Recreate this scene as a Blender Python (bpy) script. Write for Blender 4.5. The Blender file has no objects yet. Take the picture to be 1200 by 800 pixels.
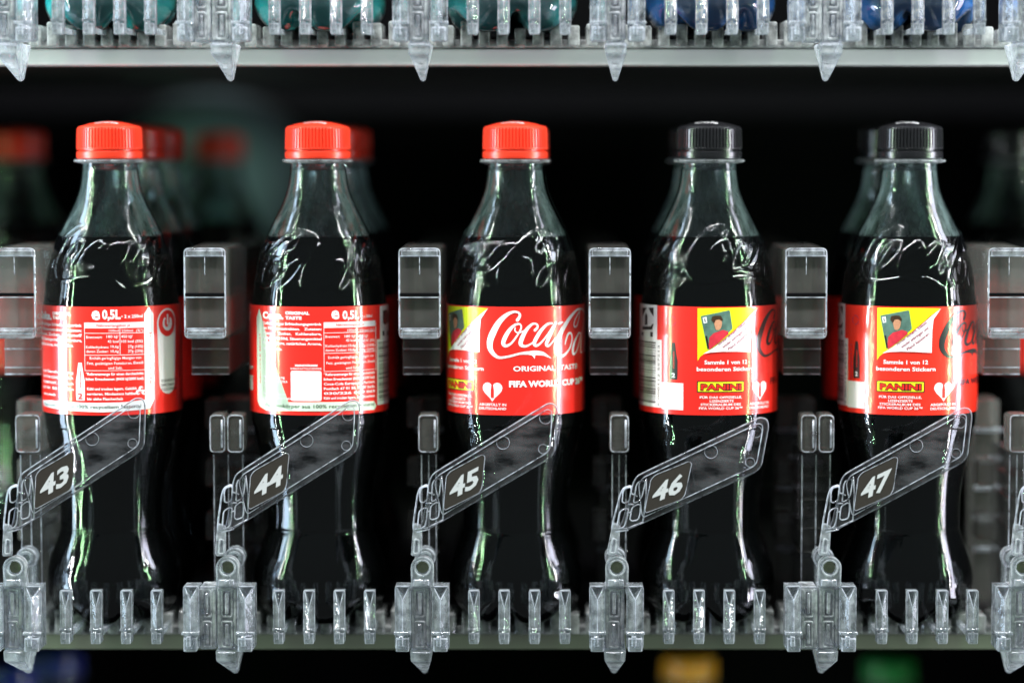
import bpy, bmesh, math, random
import numpy as np
from mathutils import Vector, Matrix
random.seed(4)
C = bpy.context.scene.collection
R_ = math.radians
MM = 0.001

# ---------------------------------------------------------------- camera
FOC = 3000.0            # focal length in pixels of the 1200 px photograph
YC = -1.2
PITCH = math.atan(210 / FOC)
VX = 640.0
def zcam():
    a = PITCH + math.atan((722 - 400) / FOC)
    return 1.2 * math.tan(a)
ZC = zcam()
def P(px, py, y=0.0):
    """point of the plane at depth y seen at a pixel of the photograph"""
    dx = (px - VX) / FOC; dy = -(py - 400) / FOC
    f = Vector((0, math.cos(PITCH), -math.sin(PITCH))); u = Vector((0, math.sin(PITCH), math.cos(PITCH)))
    d = Vector((dx, 0, 0)) + u * dy + f
    t = (y - YC) / d.y
    return Vector((0, YC, ZC)) + d * t
cd = bpy.data.cameras.new('camera'); cam = bpy.data.objects.new('camera', cd); C.objects.link(cam)
cam.location = (0, YC, ZC); cam.rotation_euler = (math.pi / 2 - PITCH, 0, 0)
cd.sensor_width = 36; cd.lens = 90; cd.shift_x = -(VX - 600) / 1200.0
cd.clip_start = 0.02; cd.clip_end = 20
cd.dof.use_dof = True; cd.dof.focus_distance = 1.165; cd.dof.aperture_fstop = 2.1
sc = bpy.context.scene
sc.camera = cam

# ---------------------------------------------------------------- light
w = bpy.data.worlds.new('World'); sc.world = w; w.use_nodes = True
bg = w.node_tree.nodes['Background']; bg.inputs[0].default_value = (0.85, 0.95, 1.0, 1); bg.inputs[1].default_value = 0.11
def area(name, loc, target, sx, sy, power, col):
    l = bpy.data.lights.new(name, 'AREA'); l.shape = 'RECTANGLE'; l.size = sx; l.size_y = sy; l.energy = power; l.color = col
    o = bpy.data.objects.new(name, l); C.objects.link(o); o.location = loc
    d = Vector(target) - Vector(loc)
    o.rotation_euler = d.to_track_quat('-Z', 'Y').to_euler()
    return o
for sgn, side, blue in ((-1, 'left', (0.60, 0.78, 1.0)), (1, 'right', (0.84, 0.83, 1.0))):
    area(side + '_lamp_strip', (sgn * 0.93, -0.25, 0.35), (0, -0.02, 0.25), 0.007, 1.5, 11, (0.97, 0.97, 1.0))
    area(side + '_inner_lamp_strip', (sgn * 0.84, -0.36, 0.35), (0, -0.02, 0.25), 0.005, 1.5, 4.2, (0.52, 1.0, 0.50))
    area(side + '_diffuser_strip', (sgn * 1.02, -0.12, 0.35), (0, -0.02, 0.25), 0.17, 1.5, 12, blue)
area('top_lamp_strip', (0, -0.17, 0.62), (0, -0.06, 0.2), 1.2, 0.04, 13.5, (0.98, 0.985, 1.0))
sc.view_settings.view_transform = 'Standard'; sc.view_settings.look = 'None'
sc.view_settings.exposure = 0.10; sc.view_settings.gamma = 1.0
sc.render.engine = 'CYCLES'
cy = sc.cycles
cy.use_denoising = True
cy.max_bounces = 14; cy.transmission_bounces = 10; cy.transparent_max_bounces = 24; cy.glossy_bounces = 6; cy.diffuse_bounces = 3
cy.caustics_reflective = False; cy.caustics_refractive = False
cy.sample_clamp_indirect = 4.0

# ---------------------------------------------------------------- materials
def mat(name):
    m = bpy.data.materials.new(name); m.use_nodes = True
    return m, m.node_tree.nodes, m.node_tree.links
def princ(name, col, rough=0.4, coat=0.0, metal=0.0, noise=0.0, nscale=200, bump=0.0, bscale=400, spec=0.5, aniso=None, coatr=0.08):
    m, N, L = mat(name); b = N['Principled BSDF']
    b.inputs['Base Color'].default_value = (*col, 1); b.inputs['Roughness'].default_value = rough
    b.inputs['Metallic'].default_value = metal; b.inputs['Coat Weight'].default_value = coat
    b.inputs['Coat Roughness'].default_value = coatr; b.inputs['Coat IOR'].default_value = 1.62 if coat >= 1.0 else 1.5; b.inputs['Specular IOR Level'].default_value = spec
    tc = N.new('ShaderNodeTexCoord')
    if noise:
        t = N.new('ShaderNodeTexNoise'); t.inputs['Scale'].default_value = nscale; t.inputs['Detail'].default_value = 4
        L.new(tc.outputs['Object'], t.inputs['Vector'])
        mx = N.new('ShaderNodeMix'); mx.data_type = 'RGBA'
        mx.inputs[6].default_value = (*[c * (1 - noise) for c in col], 1); mx.inputs[7].default_value = (*[min(1, c * (1 + noise)) for c in col], 1)
        L.new(t.outputs['Fac'], mx.inputs[0]); L.new(mx.outputs[2], b.inputs['Base Color'])
    if bump:
        t = N.new('ShaderNodeTexNoise'); t.inputs['Scale'].default_value = bscale; t.inputs['Detail'].default_value = 3
        mp = N.new('ShaderNodeMapping')
        if aniso: mp.inputs['Scale'].default_value = aniso
        L.new(tc.outputs['Object'], mp.inputs['Vector']); L.new(mp.outputs['Vector'], t.inputs['Vector'])
        bp = N.new('ShaderNodeBump'); bp.inputs['Strength'].default_value = bump; bp.inputs['Distance'].default_value = 0.0006
        L.new(t.outputs['Fac'], bp.inputs['Height']); L.new(bp.outputs['Normal'], b.inputs['Normal'])
        if coat: L.new(bp.outputs['Normal'], b.inputs['Coat Normal'])
    return m

def clear_solid(name, milk=0.16, rough=0.07, tint=(0.96, 0.98, 1.0), milkcol=(0.82, 0.88, 0.93), clearpart=0.25, vary=1.0, bscale=260):
    """moulded clear plastic: refracting body, a little see-through, a little milky"""
    m, N, L = mat(name); N.remove(N['Principled BSDF']); out = N['Material Output']
    g = N.new('ShaderNodeBsdfGlass'); g.inputs['Color'].default_value = (*tint, 1); g.inputs['Roughness'].default_value = rough; g.inputs['IOR'].default_value = 1.49
    tr = N.new('ShaderNodeBsdfTransparent'); tr.inputs[0].default_value = (*tint, 1)
    d = N.new('ShaderNodeBsdfDiffuse'); d.inputs[0].default_value = (*milkcol, 1)
    tl = N.new('ShaderNodeBsdfTranslucent'); tl.inputs[0].default_value = (*milkcol, 1)
    tc = N.new('ShaderNodeTexCoord'); t = N.new('ShaderNodeTexNoise'); t.inputs['Scale'].default_value = bscale; t.inputs['Detail'].default_value = 2
    L.new(tc.outputs['Object'], t.inputs['Vector'])
    bp = N.new('ShaderNodeBump'); bp.inputs['Strength'].default_value = 0.35; bp.inputs['Distance'].default_value = 0.0004
    L.new(t.outputs['Fac'], bp.inputs['Height'])
    for s in (g, d, tl): L.new(bp.outputs['Normal'], s.inputs['Normal'])
    m0 = N.new('ShaderNodeMixShader'); m0.inputs[0].default_value = clearpart
    L.new(g.outputs[0], m0.inputs[1]); L.new(tr.outputs[0], m0.inputs[2])
    m1 = N.new('ShaderNodeMixShader'); m1.inputs[0].default_value = 0.5
    L.new(d.outputs[0], m1.inputs[1]); L.new(tl.outputs[0], m1.inputs[2])
    mr = N.new('ShaderNodeMapRange'); mr.inputs[1].default_value = 0.3; mr.inputs[2].default_value = 0.75
    mr.inputs[3].default_value = milk * (1 - 0.85 * vary); mr.inputs[4].default_value = min(1.0, milk * (1 + 1.1 * vary))
    t2 = N.new('ShaderNodeTexNoise'); t2.inputs['Scale'].default_value = 230; t2.inputs['Detail'].default_value = 5
    L.new(tc.outputs['Object'], t2.inputs['Vector']); L.new(t2.outputs['Fac'], mr.inputs[0])
    m2 = N.new('ShaderNodeMixShader'); L.new(mr.outputs[0], m2.inputs[0])
    L.new(m0.outputs[0], m2.inputs[1]); L.new(m1.outputs[0], m2.inputs[2])
    L.new(m2.outputs[0], out.inputs[0])
    return m

def thin_clear(name, tint=(0.9, 0.96, 0.95), milk=0.03, ior=1.6, rough=0.02, milkcol=(0.7, 0.85, 0.85), edge=(0.4, 0.52, 0.52), bump=0.0, bscale=90, streak=None):
    """thin walled clear plastic: see-through with a sharp sheen, denser towards its rim where one looks along the wall"""
    m, N, L = mat(name); N.remove(N['Principled BSDF']); out = N['Material Output']
    lw = N.new('ShaderNodeLayerWeight'); lw.inputs[0].default_value = 0.35
    cm = N.new('ShaderNodeMix'); cm.data_type = 'RGBA'; cm.inputs[6].default_value = (*tint, 1); cm.inputs[7].default_value = (*edge, 1)
    L.new(lw.outputs['Facing'], cm.inputs[0])
    tr = N.new('ShaderNodeBsdfTransparent'); L.new(cm.outputs[2], tr.inputs[0])
    gl = N.new('ShaderNodeBsdfGlossy'); gl.inputs['Roughness'].default_value = rough
    fr = N.new('ShaderNodeFresnel'); fr.inputs[0].default_value = ior
    d = N.new('ShaderNodeBsdfDiffuse'); d.inputs[0].default_value = (*milkcol, 1)
    tl = N.new('ShaderNodeBsdfTranslucent'); tl.inputs[0].default_value = (*milkcol, 1)
    if bump:
        tc = N.new('ShaderNodeTexCoord'); t = N.new('ShaderNodeTexNoise'); t.inputs['Scale'].default_value = bscale; t.inputs['Detail'].default_value = 2
        L.new(tc.outputs['Object'], t.inputs['Vector'])
        bp = N.new('ShaderNodeBump'); bp.inputs['Strength'].default_value = bump; bp.inputs['Distance'].default_value = 0.001
        L.new(t.outputs['Fac'], bp.inputs['Height'])
        for s in (gl, fr): L.new(bp.outputs['Normal'], s.inputs['Normal'])
    md = N.new('ShaderNodeMixShader'); md.inputs[0].default_value = 0.5; L.new(d.outputs[0], md.inputs[1]); L.new(tl.outputs[0], md.inputs[2])
    m1 = N.new('ShaderNodeMixShader'); m1.inputs[0].default_value = milk
    if streak:
        lo, hi, sc3 = streak
        tc2 = N.new('ShaderNodeTexCoord'); mp2 = N.new('ShaderNodeMapping'); mp2.inputs['Scale'].default_value = sc3
        t3 = N.new('ShaderNodeTexNoise'); t3.inputs['Scale'].default_value = 1.0; t3.inputs['Detail'].default_value = 4; t3.inputs['Roughness'].default_value = 0.6
        mr2 = N.new('ShaderNodeMapRange'); mr2.inputs[1].default_value = 0.38; mr2.inputs[2].default_value = 0.68; mr2.inputs[3].default_value = lo; mr2.inputs[4].default_value = hi
        L.new(tc2.outputs['Object'], mp2.inputs['Vector']); L.new(mp2.outputs['Vector'], t3.inputs['Vector']); L.new(t3.outputs['Fac'], mr2.inputs[0]); L.new(mr2.outputs[0], m1.inputs[0])
    L.new(tr.outputs[0], m1.inputs[1]); L.new(md.outputs[0], m1.inputs[2])
    m2 = N.new('ShaderNodeMixShader'); L.new(fr.outputs[0], m2.inputs[0]); L.new(m1.outputs[0], m2.inputs[1]); L.new(gl.outputs[0], m2.inputs[2])
    L.new(m2.outputs[0], out.inputs[0])
    return m

M = {}
M['clear'] = clear_solid('clear_moulded_plastic', milk=0.20, clearpart=0.3, rough=0.03)
M['clear_bright'] = clear_solid('milky_clear_plastic', milk=0.30, clearpart=0.3, rough=0.03, milkcol=(0.86, 0.9, 0.94))
M['smoky'] = clear_solid('smoky_clear_plastic', milk=0.16, milkcol=(0.52, 0.51, 0.48), tint=(0.85, 0.85, 0.83), rough=0.05, clearpart=0.35, vary=0.15, bscale=60)
M['dim'] = clear_solid('faint_clear_plastic', milk=0.03, milkcol=(0.5, 0.5, 0.48), tint=(0.75, 0.75, 0.75), rough=0.08, clearpart=0.5)  # greyer, less milky clear plastic
M['rim'] = clear_solid('lit_edge_plastic', milk=0.6, milkcol=(0.74, 0.77, 0.86), rough=0.03, clearpart=0.2)  # extra milky white paints in the light that clear edges catch
M['body'] = clear_solid('ribbed_milky_plastic', milk=0.42, milkcol=(0.86, 0.9, 0.93), clearpart=0.3, rough=0.03)
M['comb'] = clear_solid('frosted_comb_plastic', milk=0.6, milkcol=(0.8, 0.83, 0.82), clearpart=0.3)
M['sheet'] = thin_clear('clear_plastic_sheet', tint=(0.93, 0.94, 0.95), milk=0.035, edge=(0.7, 0.72, 0.75), ior=1.5, rough=0.06, bump=0.25, milkcol=(0.8, 0.8, 0.88), streak=(0.0, 0.16, (60, 60, 160)))
M['shell'] = thin_clear('clear_bottle_wall', tint=(0.88, 0.95, 0.94), milk=0.002, milkcol=(0.5, 0.78, 0.78), edge=(0.42, 0.55, 0.56), ior=1.66, bump=0.05, bscale=60)
M['neck_sheen'] = thin_clear('painted_neck_sheen', tint=(0.92, 0.97, 0.97), milk=0.42, milkcol=(0.76, 0.83, 0.84), edge=(0.72, 0.8, 0.8), ior=1.05, rough=0.3, streak=(0.10, 0.55, (230, 230, 14)))  # milky streaks painting the reflections seen through the empty neck
M['water_shell'] = thin_clear('clear_water_bottle_wall', milk=0.04, ior=1.6)
M['cola'] = princ('dark_cola', (0.003, 0.002, 0.003), 0.05, spec=0.12)
M['red'] = princ('glossy_red_film', (0.86, 0.022, 0.014), 0.28, coat=1.0, coatr=0.08, bump=0.14, bscale=120, aniso=(1, 1, 0.15), noise=0.04, nscale=60)
M['red2'] = princ('crinkled_red_film', (0.86, 0.030, 0.014), 0.26, coat=1.0, coatr=0.09, bump=0.4, bscale=150, aniso=(1, 1, 0.3), noise=0.04, nscale=60)
M['redink'] = princ('red_ink', (0.80, 0.02, 0.015), 0.3, coat=0.7, coatr=0.13)
M['white'] = princ('white_ink', (0.86, 0.86, 0.88), 0.3, coat=1.0, coatr=0.10)
M['blackink'] = princ('black_ink', (0.012, 0.01, 0.012), 0.3, coat=1.0, coatr=0.10)
M['greenink'] = princ('dark_green_ink', (0.03, 0.07, 0.03), 0.3, coat=0.6)
M['magenta'] = princ('dark_crimson_ink', (0.35, 0.01, 0.06), 0.3, coat=0.6)
M['yellow'] = princ('yellow_ink', (0.9, 0.78, 0.02), 0.3, coat=0.6)
M['lime'] = princ('lime_yellow_ink', (0.72, 0.85, 0.01), 0.3, coat=0.6)
M['band'] = princ('pale_green_band', (0.68, 0.80, 0.66), 0.3, coat=0.6)
M['pitch'] = princ('blurred_green_print', (0.09, 0.17, 0.14), 0.35, coat=0.6, noise=0.7, nscale=300)
M['skin'] = princ('printed_skin', (0.55, 0.26, 0.15), 0.35, coat=0.6, noise=0.3, nscale=900)
M['hair'] = princ('printed_hair', (0.05, 0.025, 0.012), 0.35, coat=0.6, noise=0.6, nscale=1500)
M['jersey'] = princ('printed_red_shirt', (0.6, 0.03, 0.05), 0.35, coat=0.6, noise=0.3, nscale=500)
M['capred'] = princ('red_cap_plastic', (0.95, 0.050, 0.020), 0.33, coat=0.3, coatr=0.2, noise=0.06)
M['capblack'] = princ('black_cap_plastic', (0.012, 0.012, 0.014), 0.25, coat=0.4, coatr=0.15)
M['capyellow'] = princ('yellow_cap_plastic', (0.85, 0.42, 0.01), 0.3, coat=0.3)
M['capgreen'] = princ('green_cap_plastic', (0.01, 0.30, 0.07), 0.3, coat=0.3)
M['capblue'] = princ('blue_cap_plastic', (0.006, 0.02, 0.28), 0.3, coat=0.3)
M['capwhite'] = princ('white_cap_plastic', (0.7, 0.7, 0.72), 0.35)
M['sticker'] = princ('dark_brown_sticker', (0.030, 0.024, 0.020), 0.45, coat=0.15, noise=0.2, nscale=500)
M['numeral'] = princ('white_number_print', (0.55, 0.55, 0.58), 0.4)
M['shelf_white'] = princ('pale_enamel_steel', (0.80, 0.79, 0.82), 0.4, noise=0.08, nscale=30)
M['shelf_shaded'] = princ('shaded_enamel_steel', (0.21, 0.23, 0.17), 0.4, noise=0.08, nscale=30)  # weaker light on the lower edge painted in as darker enamel
M['black'] = princ('black_cabinet_lining', (0.0045, 0.0045, 0.0052), 1.0, spec=0.0)
M['deck'] = princ('black_deck', (0.01, 0.01, 0.011), 0.5, noise=0.3, nscale=40)
M['bolt'] = princ('grey_olive_pin', (0.24, 0.27, 0.17), 0.5, metal=0.0, noise=0.4, nscale=700)
M['glow_dome'] = princ('painted_teal_glow', (0.42, 0.62, 0.76), 0.8, noise=0.35, nscale=14)  # colour of the painted reflection glow
def liquid(name, col, rough=0.05):
    m = princ(name, col, rough, spec=0.5, noise=0.55, nscale=70, bump=0.5, bscale=60)
    m.node_tree.nodes['Principled BSDF'].inputs['Transmission Weight'].default_value = 0.1
    return m
M['teal_liq'] = liquid('teal_tinted_water', (0.03, 0.74, 0.86))
M['darkteal_liq'] = liquid('dark_teal_tinted_water', (0.04, 0.50, 0.56))
M['blue_liq'] = liquid('blue_tinted_water', (0.006, 0.19, 1.0))

# ---------------------------------------------------------------- helpers
def link(name, me, m=None, parent=None, loc=None, rz=0.0):
    o = bpy.data.objects.new(name, me); C.objects.link(o)
    if m is not None and me is not None and len(me.materials) == 0: me.materials.append(m)
    if parent: o.parent = parent
    if loc is not None: o.location = loc
    if rz: o.rotation_euler.z = rz
    return o
def mesh_from(name, verts, faces, m, smooth=False):
    me = bpy.data.meshes.new(name); me.from_pydata([tuple(v) for v in verts], [], faces); me.update()
    me.materials.append(m)
    if smooth: me.polygons.foreach_set('use_smooth', [True] * len(me.polygons))
    return me
def bm_mesh(name, bm, m, smooth=False):
    bmesh.ops.recalc_face_normals(bm, faces=bm.faces)
    me = bpy.data.meshes.new(name); bm.to_mesh(me); bm.free(); me.materials.append(m)
    if m in (M['clear_bright'], M['clear'], M['body']): me.materials.append(M['rim'])
    if smooth: me.polygons.foreach_set('use_smooth', [True] * len(me.polygons))
    return me
def thing(name, loc, label, cat, group=None, rz=0.0):
    o = bpy.data.objects.new(name, None); C.objects.link(o); o.location = loc; o.rotation_euler.z = rz
    o.empty_display_size = 0.01
    o['label'] = label; o['category'] = cat
    if group: o['group'] = group
    return o
def structure(o): o['kind'] = 'structure'; return o

def box(bm, x0, x1, y0, y1, z0, z1, bev=0.0, seg=2):
    r = bmesh.ops.create_cube(bm, size=1.0); vs = r['verts']
    for v in vs:
        v.co = Vector(((x0 + x1) / 2 + v.co.x * (x1 - x0), (y0 + y1) / 2 + v.co.y * (y1 - y0), (z0 + z1) / 2 + v.co.z * (z1 - z0)))
    if bev:
        es = list({e for v in vs for e in v.link_edges})
        bmesh.ops.bevel(bm, geom=es, offset=bev, segments=seg, affect='EDGES', profile=0.6, material=1)
def prism(bm, pts, y0, y1, bev=0.0):
    """pts (x,z) outline, extruded from y0 to y1"""
    a = [bm.verts.new((x, y0, z)) for x, z in pts]; b = [bm.verts.new((x, y1, z)) for x, z in pts]
    f = [bm.faces.new(a), bm.faces.new(b[::-1])]; n = len(pts)
    for i in range(n): f.append(bm.faces.new((a[i], a[(i + 1) % n], b[(i + 1) % n], b[i])))
    if bev:
        es = list({e for fc in f[:2] for e in fc.edges})
        bmesh.ops.bevel(bm, geom=es, offset=bev, segments=2, affect='EDGES', profile=0.6, material=1)
def tube(bm, pts, r, closed=False, seg=6):
    n = len(pts); pts = [Vector(p) for p in pts]; rings = []
    for i, p in enumerate(pts):
        a = pts[(i - 1) % n] if (closed or i > 0) else p
        b = pts[(i + 1) % n] if (closed or i < n - 1) else p
        t = (b - a).normalized()
        u = Vector((0, 1, 0)); s = t.cross(u)
        if s.length < 1e-4: s = Vector((1, 0, 0))
        s.normalize(); u = s.cross(t).normalized()
        rr = r[i] if isinstance(r, (list, tuple)) else r
        rings.append([bm.verts.new(p + (s * math.cos(q) + u * math.sin(q)) * rr) for q in (2 * math.pi * k / seg for k in range(seg))])
    for i in range(n if closed else n - 1):
        A, B = rings[i], rings[(i + 1) % n]
        for k in range(seg): bm.faces.new((A[k], A[(k + 1) % seg], B[(k + 1) % seg], B[k]))
    if not closed:
        bm.faces.new(rings[0][::-1]); bm.faces.new(rings[-1])
def catmull(pts, n=6, closed=False):
    pts = [np.array(p, float) for p in pts]; out = []; N = len(pts)
    rng = range(N if closed else N - 1)
    for i in rng:
        p0 = pts[(i - 1) % N] if (closed or i > 0) else pts[0]; p1 = pts[i]; p2 = pts[(i + 1) % N]
        p3 = pts[(i + 2) % N] if (closed or i + 2 < N) else pts[-1]
        for k in range(n):
            t = k / n
            out.append(0.5 * ((2 * p1) + (-p0 + p2) * t + (2 * p0 - 5 * p1 + 4 * p2 - p3) * t * t + (-p0 + 3 * p1 - 3 * p2 + p3) * t ** 3))
    if not closed: out.append(pts[-1])
    return out
def round_poly(pts, r, n=4):
    """round the corners of a closed 2D outline"""
    out = []; N = len(pts)
    for i in range(N):
        p = Vector(pts[i]); a = Vector(pts[i - 1]) - p; b = Vector(pts[(i + 1) % N]) - p
        ra = min(r, a.length * .45, b.length * .45)
        A = p + a.normalized() * ra; B = p + b.normalized() * ra
        for k in range(n + 1):
            t = k / n
            q = A * (1 - t) ** 2 + p * 2 * t * (1 - t) + B * t * t
            out.append((q.x, q.y))
    return out

# ---------------------------------------------------------------- text and flat print
_tc = {}
def text_geo(s, bold=0.0):
    k = (s, bold)
    if k in _tc: return _tc[k]
    cu = bpy.data.curves.new('t', 'FONT'); cu.body = s; cu.size = 1.0; cu.resolution_u = 2; cu.offset = bold
    cu.fill_mode = 'FRONT'
    o = bpy.data.objects.new('t', cu); C.objects.link(o)
    me = bpy.data.meshes.new_from_object(o)
    v = np.array([(p.co.x, p.co.y) for p in me.vertices]) if len(me.vertices) else np.zeros((0, 2))
    f = [tuple(p.vertices) for p in me.polygons]
    bpy.data.objects.remove(o); bpy.data.curves.remove(cu); bpy.data.meshes.remove(me)
    _tc[k] = (v, f)
    return _tc[k]
CAPH = 0.729

# brand script as strokes (x, y, width) in the pixel frame of an enlarged view of the label
ST = [
 [(335,205,34),(352,180,30),(362,150,24),(340,124,20),(290,120,24),(220,152,40),(140,230,58),(78,340,70),(46,430,70),(50,510,56),(92,572,40),(150,602,26),(250,588,22),(350,562,22),(430,553,32),(485,555,44)],
 [(470,553,42),(530,552,46),(600,560,38),(650,585,20),(692,612,4)],
 [(500,565,40),(512,590,20),(514,614,3)],
 [(345,246,20),(300,262,26),(245,320,40),(200,400,46),(186,455,42),(215,478,30),(270,450,22),(335,365,18),(374,290,18),(366,252,16),(340,244,18)],
 [(312,286,12),(310,318,14),(345,340,14),(410,315,14),(440,290,14)],
 [(520,312,30),(545,285,24),(545,255,18),(515,243,20),(480,256,26),(425,315,38),(382,400,46),(368,455,42),(395,480,30),(445,475,20),(520,425,14),(560,375,14)],
 [(700,240,20),(650,250,26),(585,315,36),(535,395,42),(512,450,38),(532,476,28),(580,448,20),(650,365,18),(710,270,16)],
 [(740,232,28),(700,320,38),(655,420,40),(640,462,34),(662,480,22),(700,445,14),(738,392,11)],
 [(770,243,22),(815,228,18)],
 [(1050,130,14),(1035,95,18),(1005,86,20),(960,104,26),(885,190,42),(805,320,56),(752,450,60),(746,530,56),(780,582,40),(830,578,30),(890,505,22),(915,410,18),(905,348,20),(875,352,26),(852,410,20),(840,462,14)],
 [(1000,110,14),(955,185,15),(936,250,17),(945,278,17),(968,262,14),(990,190,13),(1000,110,12)],
 [(992,340,18),(950,420,30),(925,510,34),(930,566,26),(958,548,18),(992,450,14),(1010,360,12),(992,338,14)],
 [(1052,170,10),(1040,250,12),(1024,360,16),(1012,480,18),(1012,552,16),(1028,545,10)],
]
def unwrap_mm(X, Y):
    px = 570 + X / 9.23
    q = max(-0.995, min(0.995, (px - 604.2) / 81.3)); th = math.asin(q)
    return 32.5 * th, (486.5 - (355 + (Y + 9.23 * 5.0 * (1 - math.cos(th))) / 9.23)) / 2.5
def brand_segments():
    segs = []
    def add(pts):
        c = catmull(pts, 5)
        for a, b in zip(c[:-1], c[1:]): segs.append((*a, *b))
    for st in ST:
        pts = []
        for X, Y, W in st:
            s, z = unwrap_mm(X, Y); pts.append((s, z, W / 23.0))
        add(pts)
    for k in (6, 7):                                  # the last letter repeats the first a
        pts = []
        for X, Y, W in ST[k]:
            s, z = unwrap_mm(X, Y); pts.append((s + 35.5, z - 4.3, W / 23.0))
        add(pts)
    return np.array(segs)
SEG = brand_segments()
def sdf(x, z, segs=SEG):
    """signed distance to the variable width strokes"""
    x = np.asarray(x, float).ravel(); z = np.asarray(z, float).ravel(); d = np.full(x.shape, 1e9)
    for ax, az, aw, bx, bz, bw in segs:
        ex, ez = bx - ax, bz - az; l2 = ex * ex + ez * ez + 1e-12
        t = np.clip(((x - ax) * ex + (z - az) * ez) / l2, 0, 1)
        q = np.hypot(x - ax - t * ex, z - az - t * ez) - 0.5 * (aw + t * (bw - aw))
        d = np.minimum(d, q)
    return d
def march(fn, x0, x1, z0, z1, h):
    nx = int((x1 - x0) / h) + 1; nz = int((z1 - z0) / h) + 1
    xs = x0 + np.arange(nx) * h; zs = z0 + np.arange(nz) * h
    X, Z = np.meshgrid(xs, zs, indexing='ij'); D = fn(X, Z).reshape(X.shape)
    D = np.where(D == 0, 1e-6, D)
    V = []; F = []; idx = {}
    def corner(i, j):
        k = (i, j)
        if k not in idx: idx[k] = len(V); V.append((xs[i], zs[j]))
        return idx[k]
    def edge(i, j, a, b):
        k = (min((i, j), (a, b)), max((i, j), (a, b)))
        if k not in idx:
            t = D[i, j] / (D[i, j] - D[a, b]); idx[k] = len(V)
            V.append((xs[i] + t * (xs[a] - xs[i]), zs[j] + t * (zs[b] - zs[j])))
        return idx[k]
    for i in range(nx - 1):
        for j in range(nz - 1):
            cs = [(i, j), (i + 1, j), (i + 1, j + 1), (i, j + 1)]
            ins = [D[c] < 0 for c in cs]
            if not any(ins): continue
            f = []
            for k in range(4):
                a, b = cs[k], cs[(k + 1) % 4]
                if ins[k]: f.append(corner(*a))
                if ins[k] != ins[(k + 1) % 4]: f.append(edge(*a, *b))
            if len(f) > 2: F.append(tuple(f))
    return np.array(V), F
BRAND = march(sdf, -15.5, 55.5, 14, 52, 0.22)

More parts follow.
